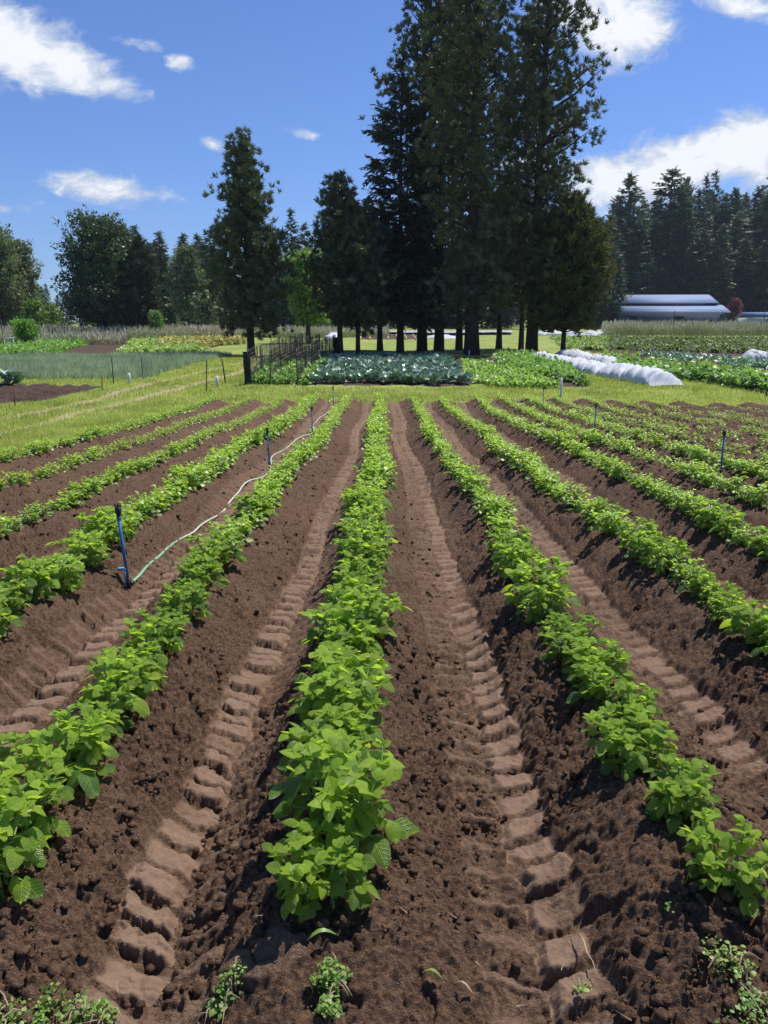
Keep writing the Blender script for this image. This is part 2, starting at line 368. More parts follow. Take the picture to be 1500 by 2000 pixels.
# ------------------------------------------------------------------ ground sheet and potato field soil
FX0, FX1, FY0 = -5.55, 11.5, -1.0
def field_end(x):
    return 23.9 - np.clip(x - 5, 0, 20) * .22 - np.clip(-x - 2, 0, 9) * .08 + (fbm(x * .8, x * 0 + 3, 3, 8) - .5) * .5
def field_mask(x, y):
    e = (fbm(x * 1.3, y * 1.3, 3, 21) - .5) * .5
    left = sstep(FX0 - .12, FX0 + .16, x + e * .8); right = sstep(FX1 + .2, FX1 - .2, x + e)
    return left * right * sstep(field_end(x) + .15, field_end(x) - .25, y + e * .5) * sstep(FY0 - .3, FY0, y)
RUTS = [[(-40, 826), (0, 818), (200, 777), (353, 737), (467, 710), (520, 690)], [(-60, 862), (0, 847), (150, 806), (277, 777), (353, 758), (467, 728), (530, 700)]]
RUTW = [[hit(*p)[:2] for p in r] for r in RUTS]
def seg_dist(x, y, pl):
    best = np.full(np.shape(x), 1e9)
    for a, b in zip(pl[:-1], pl[1:]):
        d = b - a; L = d @ d; t = np.clip(((x - a[0]) * d[0] + (y - a[1]) * d[1]) / L, 0, 1)
        best = np.minimum(best, np.hypot(x - a[0] - t * d[0], y - a[1] - t * d[1]))
    return best
def rut_amt(x, y):
    w_ = 0
    for pl in RUTW: w_ = np.maximum(w_, sstep(.34, .08, seg_dist(x, y, pl) + (fbm(x * 2, y * 2, 2, 5) - .5) * .25))
    return w_
def ground_axis(lo, hi, fine, r=1.055, far=1500):
    mid = list(np.arange(lo, hi, fine)); s = fine; a = mid[0]; L = []
    while a > -far: s *= r; a -= s; L.append(a)
    s = fine; a = mid[-1]; Rr = []
    while a < far: s *= r; a += s; Rr.append(a)
    return np.array(L[::-1] + mid + Rr)
gx = ground_axis(-26, 26, .16); gy = ground_axis(4, 62, .16); gy = gy[(gy > -60)]
X, Y = np.meshgrid(gx, gy); Z = G(X, Y); fm = field_mask(X, Y); rt = rut_amt(X, Y) * (Y < 60)
Z = Z + (fbm(X * 2.2, Y * 2.2, 3, 33) - .5) * .07 * (np.abs(X) < 30) - rt * .035 - sstep(.3, .9, fm) * .5
dirt = np.maximum(rt * .85, sstep(.02, .5, fm) * (1 - sstep(.5, .9, fm)) * .8)
for (tx_, ty_, tr_) in [(-8.2, 49, 1.3), (1.1, 55, 1.4), (2.8, 57, 1.8), (3.9, 56, 1.7), (5.7, 50, 2.6), (9.5, 51, 2.6), (11.6, 50, 1.4), (10.2, 58, 1.4), (5.8, 59, 1.6)]:
    dirt = np.maximum(dirt, .9 * sstep(tr_ * 1.3, tr_ * .3, np.hypot(X - tx_, (Y - ty_) * 1.1) + (fbm(X * 1.6, Y * 1.6, 3, 19) - .5) * 2))
i = np.arange(len(gy) - 1)[:, None] * len(gx); j = np.arange(len(gx) - 1)[None]
Q = np.stack([i + j, i + j + 1, i + len(gx) + j + 1, i + len(gx) + j], -1).reshape(-1, 4)
ground = obj('ground', mk_mesh('ground', np.stack([X, Y, Z], -1).reshape(-1, 3), Q, M_ground, True, {'dirt': dirt.ravel()}))
tag(ground, kind='structure')

ROWX = [-4.95, -3.92, -2.96, -2.02, -1.07, -.12, .86, 1.72, 2.68, 3.44, 4.25, 5.05, 5.80, 6.65, 7.55, 8.45, 9.35, 10.3]
CI = 5
def row_shift(k, y):        # rows are not laser straight
    return .045 * np.sin(y * .55 + k * 1.7) + .03 * np.sin(y * 1.3 + k * 2.9)
TRK = {}
for k in range(len(ROWX) - 1):
    TRK[k] = (ROWX[k] + ROWX[k + 1]) / 2
TSTR = {0: .6, 1: .9, 2: .6, 3: 1., 4: 1., 5: 1., 6: .9, 7: 1.0, 8: .7, 9: .7, 10: .8, 11: .7, 12: .7, 13: .6, 14: .5, 15: .3, 16: .3}
def track_off(k, y):
    o = .03 * np.sin(y * .8 + k)
    if k == 5: o = o + .02 - .06 * sstep(6, 14, y) + .05 * sstep(2.6, 1.2, y)
    if k == 4: o = o + .03 + .09 * sstep(3.5, 6, y)
    if k == 3: o = o - .07
    if k == 6: o = o - .02
    return o
SLABS = [(-.265, 1.60, .075, .06, .4), (-.36, 1.60, .05, .04, 1.0)]
def soil_height(X, Y, fine=True):
    base = G(X, Y); n = len(ROWX)
    rise = np.full(X.shape, 0.0); track = np.zeros(X.shape); lug = np.zeros(X.shape); edge = np.zeros(X.shape)
    wob = (fbm(X * 1.5, Y * 1.5, 3, 61) - .5) * .10
    tt = np.full(X.shape, 9.0)
    for k, rx in enumerate(ROWX): tt = np.minimum(tt, np.abs(X - (rx + row_shift(k, Y)) + wob))
    rise = .185 * (1 - sstep(.05, .40, tt))
    rise = rise * (1 - .35 * sstep(18, 24, Y)) * (.25 + .75 * sstep(1.1, 1.75, Y + (fbm(X * 2, Y * 0, 2, 4) - .5) * .4))
    for k, tx in TRK.items():
        s = TSTR[k]; c = tx + track_off(k, Y) + .5 * (row_shift(k, Y) + row_shift(k + 1, Y)); v = (X - c) / .155
        m = (np.abs(v) < 1.6)
        if not m.any(): continue
        xm = X[m]; ym = Y[m] + (fbm(xm * 20, Y[m] * 20, 3, 300 + k) - .5) * .05 + (fbm(xm * 60, Y[m] * 60, 2, 301) - .5) * .012
        vm = v[m] + (fbm(xm * 22, Y[m] * 22, 3, 310 + k) - .5) * .28
        wj = (fbm(xm * 4, ym * 4, 2, 70 + k) - .5)
        vw = vm + wj * .35
        inside = sstep(1.12, .88, np.abs(vw) + (fbm(xm * 14, ym * 14, 2, 66) - .5) * .25)
        side = np.where(vw > 0, 1.0, -1.0)
        pit = .122 if k == 4 else .140
        ph = (ym - np.abs(vw) ** 1.5 * .040 + wj * .05) / pit + np.where(side > 0, 0.0, .5) + k * .37
        fr = ph - np.floor(ph)
        cell = _hash(np.floor(ph).astype(np.int64), np.full(ph.shape, k * 3) + (side > 0), 5)
        # raised smooth pad between two lug cuts; steep edge on the near side
        pad = sstep(0.0, .10, fr) * sstep(.96, .62, fr)
        bs = side * (1 if k not in (4, 0, 2) else -1) > 0
        big = np.where(bs, 1.0, .60); pad = np.where(bs, pad, sstep(0, .10, fr) * sstep(.50, .18, fr))
        prof = pad * (.38 + .9 * cell) * big * sstep(-.02, .2, np.abs(vw)) * sstep(1.05, .8, np.abs(vw))
        if k == 3: brk_min = 1.0
        else: brk_min = .45
        amp = (.050 if k == 3 else .036) * s * (1.25 - .25 * sstep(14, 4, ym))
        brk = np.maximum(brk_min, sstep(.30, .45, fbm(xm * 2.6, ym * 1.6, 3, 90 + k) + .08 * s))
        lh = np.zeros(X.shape); lh[m] = inside * (-.030 + prof * amp * brk) + .010 * np.exp(-((np.abs(vw) - 1.18) / .16) ** 2) * sstep(.4, .6, fbm(xm * 5, ym * 5, 2, 15))
        lug += lh
        tr = np.zeros(X.shape)
        tr[m] = inside * s * np.clip(.10 + .20 * fbm(xm * 9, ym * 9, 2, 3) + .80 * pad * brk * np.where(bs, 1, .45) + .3 * sstep(8, 16, ym), 0, 1) * (.4 + .6 * (1.0 if k == 3 else sstep(.20, .45, fbm(xm * 3, ym * 2, 3, 40 + k) + .08)))
        track = np.maximum(track, tr)
    z = base + rise + lug
    # loose crumbs everywhere but on the pressed pads
    loose = (1 - np.clip(track * 1.25, 0, .93))
    slope = sstep(.03, .10, rise) * sstep(.185, .13, rise)
    z += (fbm(X * 3.2, Y * 3.2, 4, 11) - .5) * .045 * (.35 + .65 * loose)
    if fine:
        patch = .45 + .95 * sstep(.36, .62, fbm(X * 1.8, Y * 1.8, 3, 77))
        lw = .26 + .74 * loose; z += (fbm(X * 13, Y * 13, 4, 36, .62) - .5) * .045 * loose
        wx = X + (fbm(X * 30, Y * 30, 2, 51) - .5) * .02; wy = Y + (fbm(X * 30, Y * 30, 2, 52) - .5) * .02
        z += crumbs(wx / .11, wy / .11, 3) * .022 * loose * sstep(.5, .7, fbm(X * 2.3, Y * 2.3, 3, 78)) * (.3 + .7 * slope)
        z += crumbs(wx / .045, wy / .045, 13) * .018 * loose * patch * .8
        z += crumbs(wx / .026, wy / .026, 17) * .026 * lw * (.5 + .5 * patch)
        z += crumbs(wx / .0135, wy / .0135, 23) * .014 * lw
        z += (fbm(X * 40, Y * 40, 3, 31) - .5) * .014 * lw
        z -= sstep(.62, .72, fbm(X * 12, Y * 12, 2, 35)) * .022 * loose
    for (sx_, sy_, ra, rb, an) in SLABS:          # pressed mud plates at the end of the centre row
        ca, sa = math.cos(an), math.sin(an); u = ((X - sx_) * ca + (Y - sy_) * sa) / ra; v = (-(X - sx_) * sa + (Y - sy_) * ca) / rb
        if fine: e_ = sstep(1.12, .92, np.hypot(u, v) + (fbm(X * 22, Y * 22, 2, 12) - .5) * .7)
        else: e_ = sstep(1.1, .9, np.hypot(u, v))
        zt = base + rise * .88 + .012 + (fbm(X * 9, Y * 9, 3, 14) - .5) * .03 + (.006 - sstep(.0, .035, np.abs(fbm(X * 11, Y * 11, 2, 17) - .5)) * -.012 if fine else 0); z = z * (1 - e_) + zt * e_; track = np.maximum(track, e_ * .35)
    return z, track, loose
rows = []; y = .95
while y < 25.2:
    rows.append(y); y += min(.85 * (y * y + 2.2) / 1200, .036)
rows = np.array(rows); NC = 1150
tj = np.linspace(0, 1, NC)
xl = np.maximum(-(.58 * rows + 1.35), FX0 - .75); xr = np.minimum(.60 * rows + 1.35, FX1 + .8)
X = xl[:, None] + (xr - xl)[:, None] * tj[None]; Y = np.repeat(rows[:, None], NC, 1)
Z, TRa, LO = soil_height(X, Y)
fm = field_mask(X, Y); Z = Z * 1.0 - (1 - sstep(.0, .75, fm)) * .25
i = np.arange(len(rows) - 1)[:, None] * NC; j = np.arange(NC - 1)[None]
Q = np.stack([i + j, i + j + 1, i + NC + j + 1, i + NC + j], -1).reshape(-1, 4)
fs = obj('field_soil', mk_mesh('field_soil', np.stack([X, Y, Z], -1).reshape(-1, 3), Q, M_soil, True, {'track': TRa.ravel(), 'loose': LO.ravel()}))
tag(fs, kind='structure')
# coarse apron of the same soil beside and behind the photographer
X, Y = np.meshgrid(np.linspace(-6.2, 12.2, 300), np.linspace(-1.2, 1.0, 50)); Z, TRa, LO = soil_height(X, Y, False)
Z -= (1 - sstep(0, .75, field_mask(X, Y))) * .25 + .004
i = np.arange(49)[:, None] * 300; j = np.arange(299)[None]
Q = np.stack([i + j, i + j + 1, i + 300 + j + 1, i + 300 + j], -1).reshape(-1, 4)
tag(obj('field_soil', mk_mesh('headland_soil', np.stack([X, Y, Z], -1).reshape(-1, 3), Q, M_soil, True, {'track': TRa.ravel(), 'loose': LO.ravel()})), kind='structure')
def soilz(x, y):
    z, _, _ = soil_height(np.atleast_1d(np.asarray(x, float)), np.atleast_1d(np.asarray(y, float)), False); return z

def hits(px, py):
    """like hit(), on the ridged soil itself"""
    d = raydir(px, py); t = np.arange(1.2, 40, .02); P = t[:, None] * d[None]; P = P[(P[:, 1] < 25)]
    g = soilz(P[:, 0], P[:, 1]) - (P[:, 2] + CAMZ); i = int(np.argmax(g > 0))
    if g[i] <= 0: return hit(px, py)
    return np.array([P[i, 0], P[i, 1], float(soilz(P[i, 0], P[i, 1])[0])])
# loose clods lying on the slopes
def ico(sub=1):
    import bmesh
    bm = bmesh.new(); bmesh.ops.create_icosphere(bm, subdivisions=sub, radius=1.0)
    v = np.array([x.co[:] for x in bm.verts]); f = np.array([[q.index for q in p.verts] for p in bm.faces]); bm.free(); return v, f
iv, if_ = ico(1)
mb = MB()
for var in range(6):
    tv = iv * (1 + .45 * (rng.random((len(iv), 1)) - .5)) * np.array([1, .85, .7])
    N = 5200
    yy = 1.1 + 14 * rng.random(N) ** 1.9; xx = (rng.random(N) - .5) * 2 * np.minimum(.6 * yy + 1.1, 9)
    xx = np.clip(xx, -5.2, 11)
    z, tr, lo = soil_height(xx, yy, False); keep = (tr < .35) & (fbm(xx * 2, yy * 2, 3, 77) > .40)
    xx, yy, z = xx[keep], yy[keep], z[keep]; n = len(xx)
    s = .004 + .018 * rng.random(n) ** 4.0
    Vv, Ff = scatter(tv, if_, np.stack([xx, yy, z + s * .45 + .012], -1), rotmats(rng.random(n) * 6.28, rng.random(n) - .5), s)
    mb.add(Vv, None, Ff, track=0.0, loose=1.0)
tag(mb.build('soil_clods', M_soil), 'crumbly dark brown clods lying loose on the potato ridges', 'soil clods', kind='stuff')

# ------------------------------------------------------------------ potato plants
def leaflet(nl=5, nw=2, w=.42, droop=.35, fold=.16, heart=True):
    """ovate leaflet, length 1 along +x; grid nl x 2nw"""
    V = []; 
    for a in range(nl + 1):
        t = a / nl
        wd = w * (math.sin(math.pi * t ** .80) ** .62 if 0 < t < 1 else (.12 if t == 0 else 0.0))
        for b in range(-nw, nw + 1):
            s = b / nw
            z = -droop * t * t + fold * abs(s) * wd / w * (1 - .5 * t) - .10 * abs(s) ** 2.5 * wd / w
            V.append((t - (.06 * abs(s) if a == 0 else 0), s * wd, z))
    m = 2 * nw + 1
    Fq = [(a * m + b, (a + 1) * m + b, (a + 1) * m + b + 1, a * m + b + 1) for a in range(nl) for b in range(m - 1)]
    return np.array(V, float), np.array(Fq)
LF = {0: [leaflet(7, 2, .43, d, f) for d, f in ((.35, .18), (.65, .12), (.15, .26), (.95, .05))],
      1: [leaflet(4, 1, .43, d, f) for d, f in ((.3, .16), (.6, .08))],
      2: [leaflet(2, 1, .46, d, .1) for d in (.3, .6)]}
def potato(seed, lod, rad=.22, hgt=.26, nst=6):
    """returns (list of stem MBs, foliage MB); leaves are compound: terminal leaflet and side pairs"""
    r = random.Random(seed); stems = []; fol = MB()
    P, YW, PT, RL, S, TN = [], [], [], [], [], []
    def add_leaf(p, yaw, pitch, L, tone):
        ax = np.array([math.cos(yaw) * math.cos(pitch), math.sin(yaw) * math.cos(pitch), math.sin(pitch)])
        sd = np.array([-math.sin(yaw), math.cos(yaw), 0])
        npair = r.choice((2, 2, 3)) if lod < 2 else r.choice((1, 2))
        def put(q, yw, pt, sz): P.append(q); YW.append(yw); PT.append(pt); RL.append(r.uniform(-.8, .8)); S.append(sz); TN.append(min(1, max(0, tone + r.uniform(-.28, .28))))
        curve = lambda t: p + ax * L * t + np.array([0, 0, -.30 * L * t * t])
        tip = curve(.55); put(tip, yaw + r.uniform(-.2, .2), pitch - r.uniform(.25, .8), L * r.uniform(.34, .50))
        for q in range(npair):
            t = .50 - q * .20
            for sgn in (-1, 1):
                put(curve(t), yaw + sgn * r.uniform(.9, 1.35), pitch - r.uniform(.0, .5), L * r.uniform(.24, .35) * (1 - .22 * q))
        if lod == 0: pm.tube([p, curve(.3), curve(.58)], [.0022, .0018, .0012], 4, False)
    for s in range(nst):
        az = 6.283 * s / nst + r.uniform(-.5, .5); lean = r.uniform(.15, .62) if s else .05; h = hgt * r.uniform(.75, 1.1) * (1 - .25 * lean)
        b = np.array([math.cos(az), math.sin(az), 0]) * r.uniform(.01, .05)
        top = b + np.array([math.cos(az) * lean * rad * .95, math.sin(az) * lean * rad * .95, h]); mid = (b + top) / 2 + np.array([math.cos(az), math.sin(az), 0]) * -.01
        st = MB(); st.tube([b - [0, 0, .04], mid, top], [.0065, .005, .003], 5 if lod == 0 else 3, False); pm = st
        nl = {0: 7, 1: 6, 2: 4}[lod]
        for q in range(nl):
            t = .28 + .72 * q / (nl - 1); p = b + (top - b) * t
            yaw = az + q * 2.4 + r.uniform(-.5, .5) if q else az
            L = rad * (.86 - .42 * t) * r.uniform(.8, 1.15)
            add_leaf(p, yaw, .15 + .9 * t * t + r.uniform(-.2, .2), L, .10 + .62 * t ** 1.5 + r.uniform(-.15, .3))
        for q in range({0: 5, 1: 3, 2: 2}[lod]):      # young tip leaves, pale and upright
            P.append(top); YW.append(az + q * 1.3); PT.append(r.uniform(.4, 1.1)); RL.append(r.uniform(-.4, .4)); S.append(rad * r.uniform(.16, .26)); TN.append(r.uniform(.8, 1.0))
        stems.append(st)
    P = np.array(P); n = len(P); M = rotmats(np.array(YW), np.array(PT), np.array(RL)); S = np.array(S); TN = np.array(TN)
    var = rng.integers(0, len(LF[lod]), n)
    for vi, (tv, tf) in enumerate(LF[lod]):
        k = var == vi
        if not k.any(): continue
        Vv, Ff = scatter(tv, tf, P[k], M[k], S[k]); Vv[:, 2] = np.maximum(Vv[:, 2], .012 + .01 * rng.random(len(Vv)))
        fol.add(Vv, Ff, None, tone=np.repeat(TN[k], len(tv)), leaf_u=np.tile(tv[:, 0], k.sum()), leaf_v=np.tile(tv[:, 1] / .43, k.sum()), leaf_m=1.0 if lod == 0 else 0.0)
    return stems, fol
# plant positions along each ridge: width and vigour of each row
ROWW = [.86, .72, .76, 1.05, .97, 1.10, .90, .95, .88, .88, .86, .76, .70, .66, .60, .45, .40, 0]
ORD = 'first second third fourth fifth sixth seventh eighth ninth tenth eleventh twelfth thirteenth fourteenth fifteenth sixteenth seventeenth eighteenth nineteenth twentieth'.split()
def ordw(n):
    if n <= 20: return ORD[n - 1]
    tens = {2: 'twenty', 3: 'thirty', 4: 'forty', 5: 'fifty', 6: 'sixty', 7: 'seventy', 8: 'eighty', 9: 'ninety'}[n // 10]
    return tens[:-1] + 'ieth' if n % 10 == 0 else tens + ' ' + ORD[n % 10 - 1]
plants = []
rr = random.Random(11)
START = {5: 1.68, 6: 1.74, 4: 1.68, 3: 1.8}
for k, rx in enumerate(ROWX):
    if ROWW[k] <= 0: continue
    y = START.get(k, 1.9) + rr.uniform(0, .1)
    while y < float(field_end(np.array(rx))) - .15:
        sp_ = .27 * rr.uniform(.8, 1.2); x = rx + float(row_shift(k, y)) + rr.uniform(-.035, .035)
        sz = ROWW[k] * rr.uniform(.74, 1.26) * (1 if y > 3.5 else .97)
        if k == 6 and 4.2 < y < 4.7: sz *= .0
        if k == 6 and 3.6 < y < 4.15: sz *= 1.25
        if k >= 11 and rr.random() < .12: sz = 0
        if sz > .2: plants.append([k, x, y, sz, rr.uniform(0, 6.28), rr.randrange(8)])
        y += sp_
PX = np.array([[p[1], p[2]] for p in plants]); pz = soilz(PX[:, 0], PX[:, 1])
u, v, dz = proj(np.stack([PX[:, 0], PX[:, 1], pz + .1], -1))
vis = (u > -np.where(dz < 5, 230, 40)) & (u < np.where(dz < 5, 1730, 1540)) & (v < 2150)
order = [i for i in np.argsort(dz / (np.array([p[3] for p in plants]))) if vis[i]]
indiv = set(order[:300]); parted = set(order[:70])
cnt = {}
ordn = {}
for i, p in enumerate(plants):
    if vis[i]: cnt[p[0]] = cnt.get(p[0], 0) + 1; ordn[i] = cnt[p[0]]
def rowname(k):
    d = k - CI
    if d == 0: return 'in the centre row'
    return '%s row %s of the centre row' % (ORD[abs(d) - 1], 'right' if d > 0 else 'left')
# prototypes
protoA = []; protoB = []
for s in range(8):
    st, fo = potato(100 + s, 0, .165, .17, 8 + s % 2)
    protoA.append(([m.mesh('potato_stem', M_stem, True) for m in st], fo.mesh('potato_foliage', M_potato, True)))
    st, fo = potato(200 + s, 1, .165, .165, 8)
    for m in st: fo.add(np.concatenate(m.v), np.concatenate(m.q), None, tone=.5, leaf_u=0., leaf_v=1., leaf_m=0.)
    protoB.append(fo.mesh('potato_plant', M_potato, True))
for i in sorted(indiv):
    k, x, y, sz, rz, vr = plants[i]
    look = ('big bushy' if sz > ROWW[k] * 1.06 else 'small leafy' if sz < ROWW[k] * .92 else 'leafy')
    lab = ('%s potato plant, %s from the near end, %s' % (look, ordw(ordn[i]), rowname(k)))
    if len(lab.split()) > 16: lab = lab.replace('from the near end', 'from near end').replace('of the centre', 'of centre')
    if len(lab.split()) > 16: lab = lab.replace(look + ' ', look.split()[0] + ' ', 1)
    sc3 = (sz, sz, sz * rr.uniform(.85, 1.1))
    if i in parted:
        e = empty('potato_plant', (x, y, pz[i] + .005), rz); e.scale = sc3
        obj('foliage', protoA[vr][1], e)
        for sm in protoA[vr][0]: obj('stem', sm, e)
    else:
        e = obj('potato_plant', protoB[vr]); e.location = (x, y, pz[i] + .005); e.rotation_euler = (0, 0, rz); e.scale = sc3
    tag(e, lab, 'potato plant', 'potato plants growing in ridged rows')
# the rest of the rows
tpl = []
for s in range(5):
    st, fo = potato(300 + s, 2, .160, .15, 7)
    tpl.append((np.concatenate(fo.v), np.concatenate(fo.q), np.concatenate(fo.a['tone'])))
mb = MB()
rest = [i for i in range(len(plants)) if i not in indiv and (vis[i] or (-700 < u[i] < 2200 and dz[i] > 1.2))]
for vi in range(5):
    ids = [i for n_, i in enumerate(rest) if n_ % 5 == vi]
    pos = np.array([[plants[i][1], plants[i][2], pz[i]] for i in ids]); sz = np.array([plants[i][3] for i in ids]) * 1.12
    yaw = np.array([plants[i][4] for i in ids]); tv, tf, tn = tpl[vi]
    Vv, Ff = scatter(tv, tf, pos, rotmats(yaw), sz)
    mb.add(Vv, Ff, None, tone=np.clip((tn[None] + (rng.random(len(ids))[:, None] - .5) * .2).ravel(), 0, 1))
tag(mb.build('far_potato_plants', M_potato, smooth=True), 'potato plants in the distant ends of the ridged rows', 'potato plants', 'potato plants growing in ridged rows', 'stuff')

# ------------------------------------------------------------------ beds and crops beyond the field
POLYS = []
def quadpts(c, n1, n2):
    """bilinear grid over near-left, near-right, far-right, far-left"""
    c = [np.asarray(p[:2], float) for p in c]; a = np.linspace(0, 1, n1)[None, :, None]; b = np.linspace(0, 1, n2)[:, None, None]
    P = (c[0] * (1 - a) + c[1] * a) * (1 - b) + (c[3] * (1 - a) + c[2] * a) * b
    return P[..., 0], P[..., 1]
def bed(name, px, mat=M_bed, n1=90, n2=50, lift=.05, rough=.06, kind='structure', label=None):
    c = [hit(*p) for p in px]; POLYS.append([q[:2] for q in c])
    X, Y = quadpts(c, n1, n2); Z = G(X, Y)
    a = np.linspace(0, 1, n1)[None]; b = np.linspace(0, 1, n2)[:, None]
    ed = np.minimum(sstep(0, .06, np.minimum(a, 1 - a)), sstep(0, .08, np.minimum(b, 1 - b)))
    Z = Z + ed * (lift + .05) - .05 + (fbm(X * 2.2, Y * 2.2, 4, 44) - .4) * rough * ed
    Z = Z + (crumbs(X / .35, Y / .35, 4) * .12 * ed)
    i = np.arange(n2 - 1)[:, None] * n1; j = np.arange(n1 - 1)[None]
    Q = np.stack([i + j, i + j + 1, i + n1 + j + 1, i + n1 + j], -1).reshape(-1, 4)
    tag(obj(name, mk_mesh(name, np.stack([X, Y, Z], -1).reshape(-1, 3), Q, mat, True, {'track': np.zeros(X.size), 'loose': np.ones(X.size)})), label, kind=kind)
    return c
def leafclump(nleaf, rad, hgt, lsize, seed, up=.5, wdt=.32, tone=(.1, .9)):
    r = np.random.default_rng(seed); tv, tf = leaflet(2, 1, wdt, .35, .12)
    th = r.random(nleaf) * 6.283; rr_ = rad * np.sqrt(r.random(nleaf)); zz = hgt * (1 - (rr_ / rad) ** 2 * .8) * (.35 + .65 * r.random(nleaf))
    P = np.stack([rr_ * np.cos(th), rr_ * np.sin(th), zz], -1)
    M = rotmats(th + r.normal(0, .8, nleaf), up + r.normal(0, .5, nleaf), r.normal(0, .5, nleaf))
    V, Fc = scatter(tv, tf, P, M, lsize * (.6 + .7 * r.random(nleaf)))
    tn = np.clip(tone[0] + (tone[1] - tone[0]) * (zz / hgt * .6 + r.random(nleaf) * .4), 0, 1)
    return V, Fc, np.repeat(tn, len(tv))
def rows_in(px, nrow, spacing, jit=.08, along=True, keep=1.0, seed=1):
    """plant points in rows across a quad; rows run near->far if along else side to side"""
    c = [hit(*p)[:2] for p in px]; r = np.random.default_rng(seed); out = []
    for q in range(nrow):
        t = (q + .5) / nrow
        if along: a, b = c[0] * (1 - t) + c[1] * t, c[3] * (1 - t) + c[2] * t
        else: a, b = c[0] * (1 - t) + c[3] * t, c[1] * (1 - t) + c[2] * t
        L = np.linalg.norm(b - a); n = max(2, int(L / spacing)); s = (np.arange(n) + r.random(n) * .6) / n
        out.append(a[None] + (b - a)[None] * s[:, None] + r.normal(0, jit, (n, 2)))
    P = np.concatenate(out); P = P[r.random(len(P)) < keep]
    return np.column_stack([P, G(P[:, 0], P[:, 1])])
def crop(name, label, cat, P, tpls, mat, smin=.8, smax=1.2, lift=.03, group=None):
    mb = MB(); r = np.random.default_rng(len(P))
    idx = r.integers(0, len(tpls), len(P))
    for i, (tv, tf, tn) in enumerate(tpls):
        pp = P[idx == i]; n = len(pp)
        if not n: continue
        pp = pp + [0, 0, lift]; V, Fc = scatter(tv, tf, pp, rotmats(r.random(n) * 6.28), smin + (smax - smin) * r.random(n))
        mb.add(V, Fc, None, tone=np.clip((tn[None] + (r.random(n)[:, None] - .5) * .3).ravel(), 0, 1))
    return tag(mb.build(name, mat, smooth=True), label, cat, group, 'stuff')

bed('vegetable_bed', [(-140, 800), (95, 782), (215, 756), (-120, 752)], n1=110, n2=60)
bed('vegetable_bed', [(75, 694), (225, 694), (310, 658), (235, 657)])
bed('vegetable_bed', [(596, 757), (930, 759), (880, 700), (640, 700)])
bed('vegetable_bed', [(905, 752), (1155, 762), (1035, 697), (880, 700)])
bed('vegetable_bed', [(1135, 708), (1500, 770), (1650, 760), (1210, 694)])
bed('vegetable_bed', [(845, 662), (690, 662), (700, 648), (850, 648)][::-1][0:4] if False else [(690, 664), (830, 664), (845, 651), (700, 651)])
bed('vegetable_bed', [(478, 752), (600, 756), (660, 700), (505, 700)])

# cabbages: countable heads with blue-green waxy leaves
def cabbage(seed):
    r = np.random.default_rng(seed); mb = MB(); tv, tf = leaflet(4, 2, .42, -.25, .22)
    n = 26; th = np.arange(n) * 2.4 + r.normal(0, .2, n); lay = np.linspace(0, 1, n)
    P = np.stack([np.cos(th) * .08, np.sin(th) * .08,   .05 + .15 * lay], -1) + r.normal(0, .025, (n, 3))
    M = rotmats(th, .05 + lay * .55 + r.normal(0, .15, n), r.normal(0, .3, n)); S = (.20 - .06 * lay) * (.85 + .3 * r.random(n))
    V, Fc = scatter(tv, tf, P, M, S); mb.add(V, Fc, None, tone=np.repeat(np.clip(.25 + .6 * r.random(n), 0, 1), len(tv)))
    mb.tube([(0, 0, -.03), (0, 0, .14)], [.02, .03], 5, False); mb.a['tone'].append(np.full(10, .5))
    return mb.mesh('cabbage', M_cabb, True)
cabs = [cabbage(s) for s in range(5)]
cc = [hit(*p)[:2] for p in [(606, 752), (918, 754), (872, 704), (648, 703)]]
NRW, NPR = 20, 15
for a in range(NRW):
    for b in range(NPR):
        if len([1]) and (a, b) in ((3, 4), (11, 9)) or rr.random() < .05 or (a in (0, NRW - 1) and rr.random() < .3): continue
        s, t = (a + .5) / NRW, (b + rr.uniform(.3, .7)) / NPR
        p = (cc[0] * (1 - s) + cc[1] * s) * (1 - t) + (cc[3] * (1 - s) + cc[2] * s) * t; p = p + np.array([rr.uniform(-.11, .11), rr.uniform(-.2, .2)])
        e = obj('cabbage_plant', cabs[rr.randrange(5)]); e.location = (p[0], p[1], float(G(*p)) + .02)
        e.rotation_euler = (rr.uniform(-.15, .15), rr.uniform(-.15, .15), rr.uniform(0, 6.3)); q = rr.uniform(.85, 1.25) * (1.05 if b == 0 else 1); e.scale = (q, q, q * 1.1)
        if b < 1 and False: pass
        tag(e, 'blue green cabbage plant in the dense patch in front of the tall pines', 'cabbage plant', 'cabbage plants in the blue green patch')

clB = [leafclump(46, .26, .34, .17, s) for s in range(4)]; clL = [leafclump(34, .22, .18, .16, 10 + s) for s in range(4)]
clS = [leafclump(16, .16, .14, .12, 20 + s) for s in range(4)]; clBig = [leafclump(60, .40, .5, .24, 30 + s) for s in range(4)]
crop('bean_crop', 'deep green bushy crop rows between the cabbages and the white row cover', 'bean crop', rows_in([(985, 722), (1145, 756), (1065, 703), (965, 699)], 9, .33, seed=3), clB, M_green, .8, 1.15)
crop('lettuce_crop', 'low bright green salad rows in front of the taller bushy crop', 'lettuce crop', rows_in([(955, 757), (1095, 760), (1010, 728), (945, 718)], 6, .26, seed=4), clL, M_lett, .8, 1.2)
crop('seedling_crop', 'sparse yellow green seedlings on brown earth right of the cabbages', 'seedlings', rows_in([(915, 748), (955, 750), (960, 712), (905, 706)], 4, .35, .12, seed=5), clS, M_lett, .8, 1.5)
crop('bush_crop', 'long dense band of dark green bushes right of the white row cover', 'bush crop', rows_in([(1235, 734), (1560, 779), (1560, 766), (1165, 706)], 5, .34, .08, False, seed=6), clB, M_green, 1.0, 1.5)
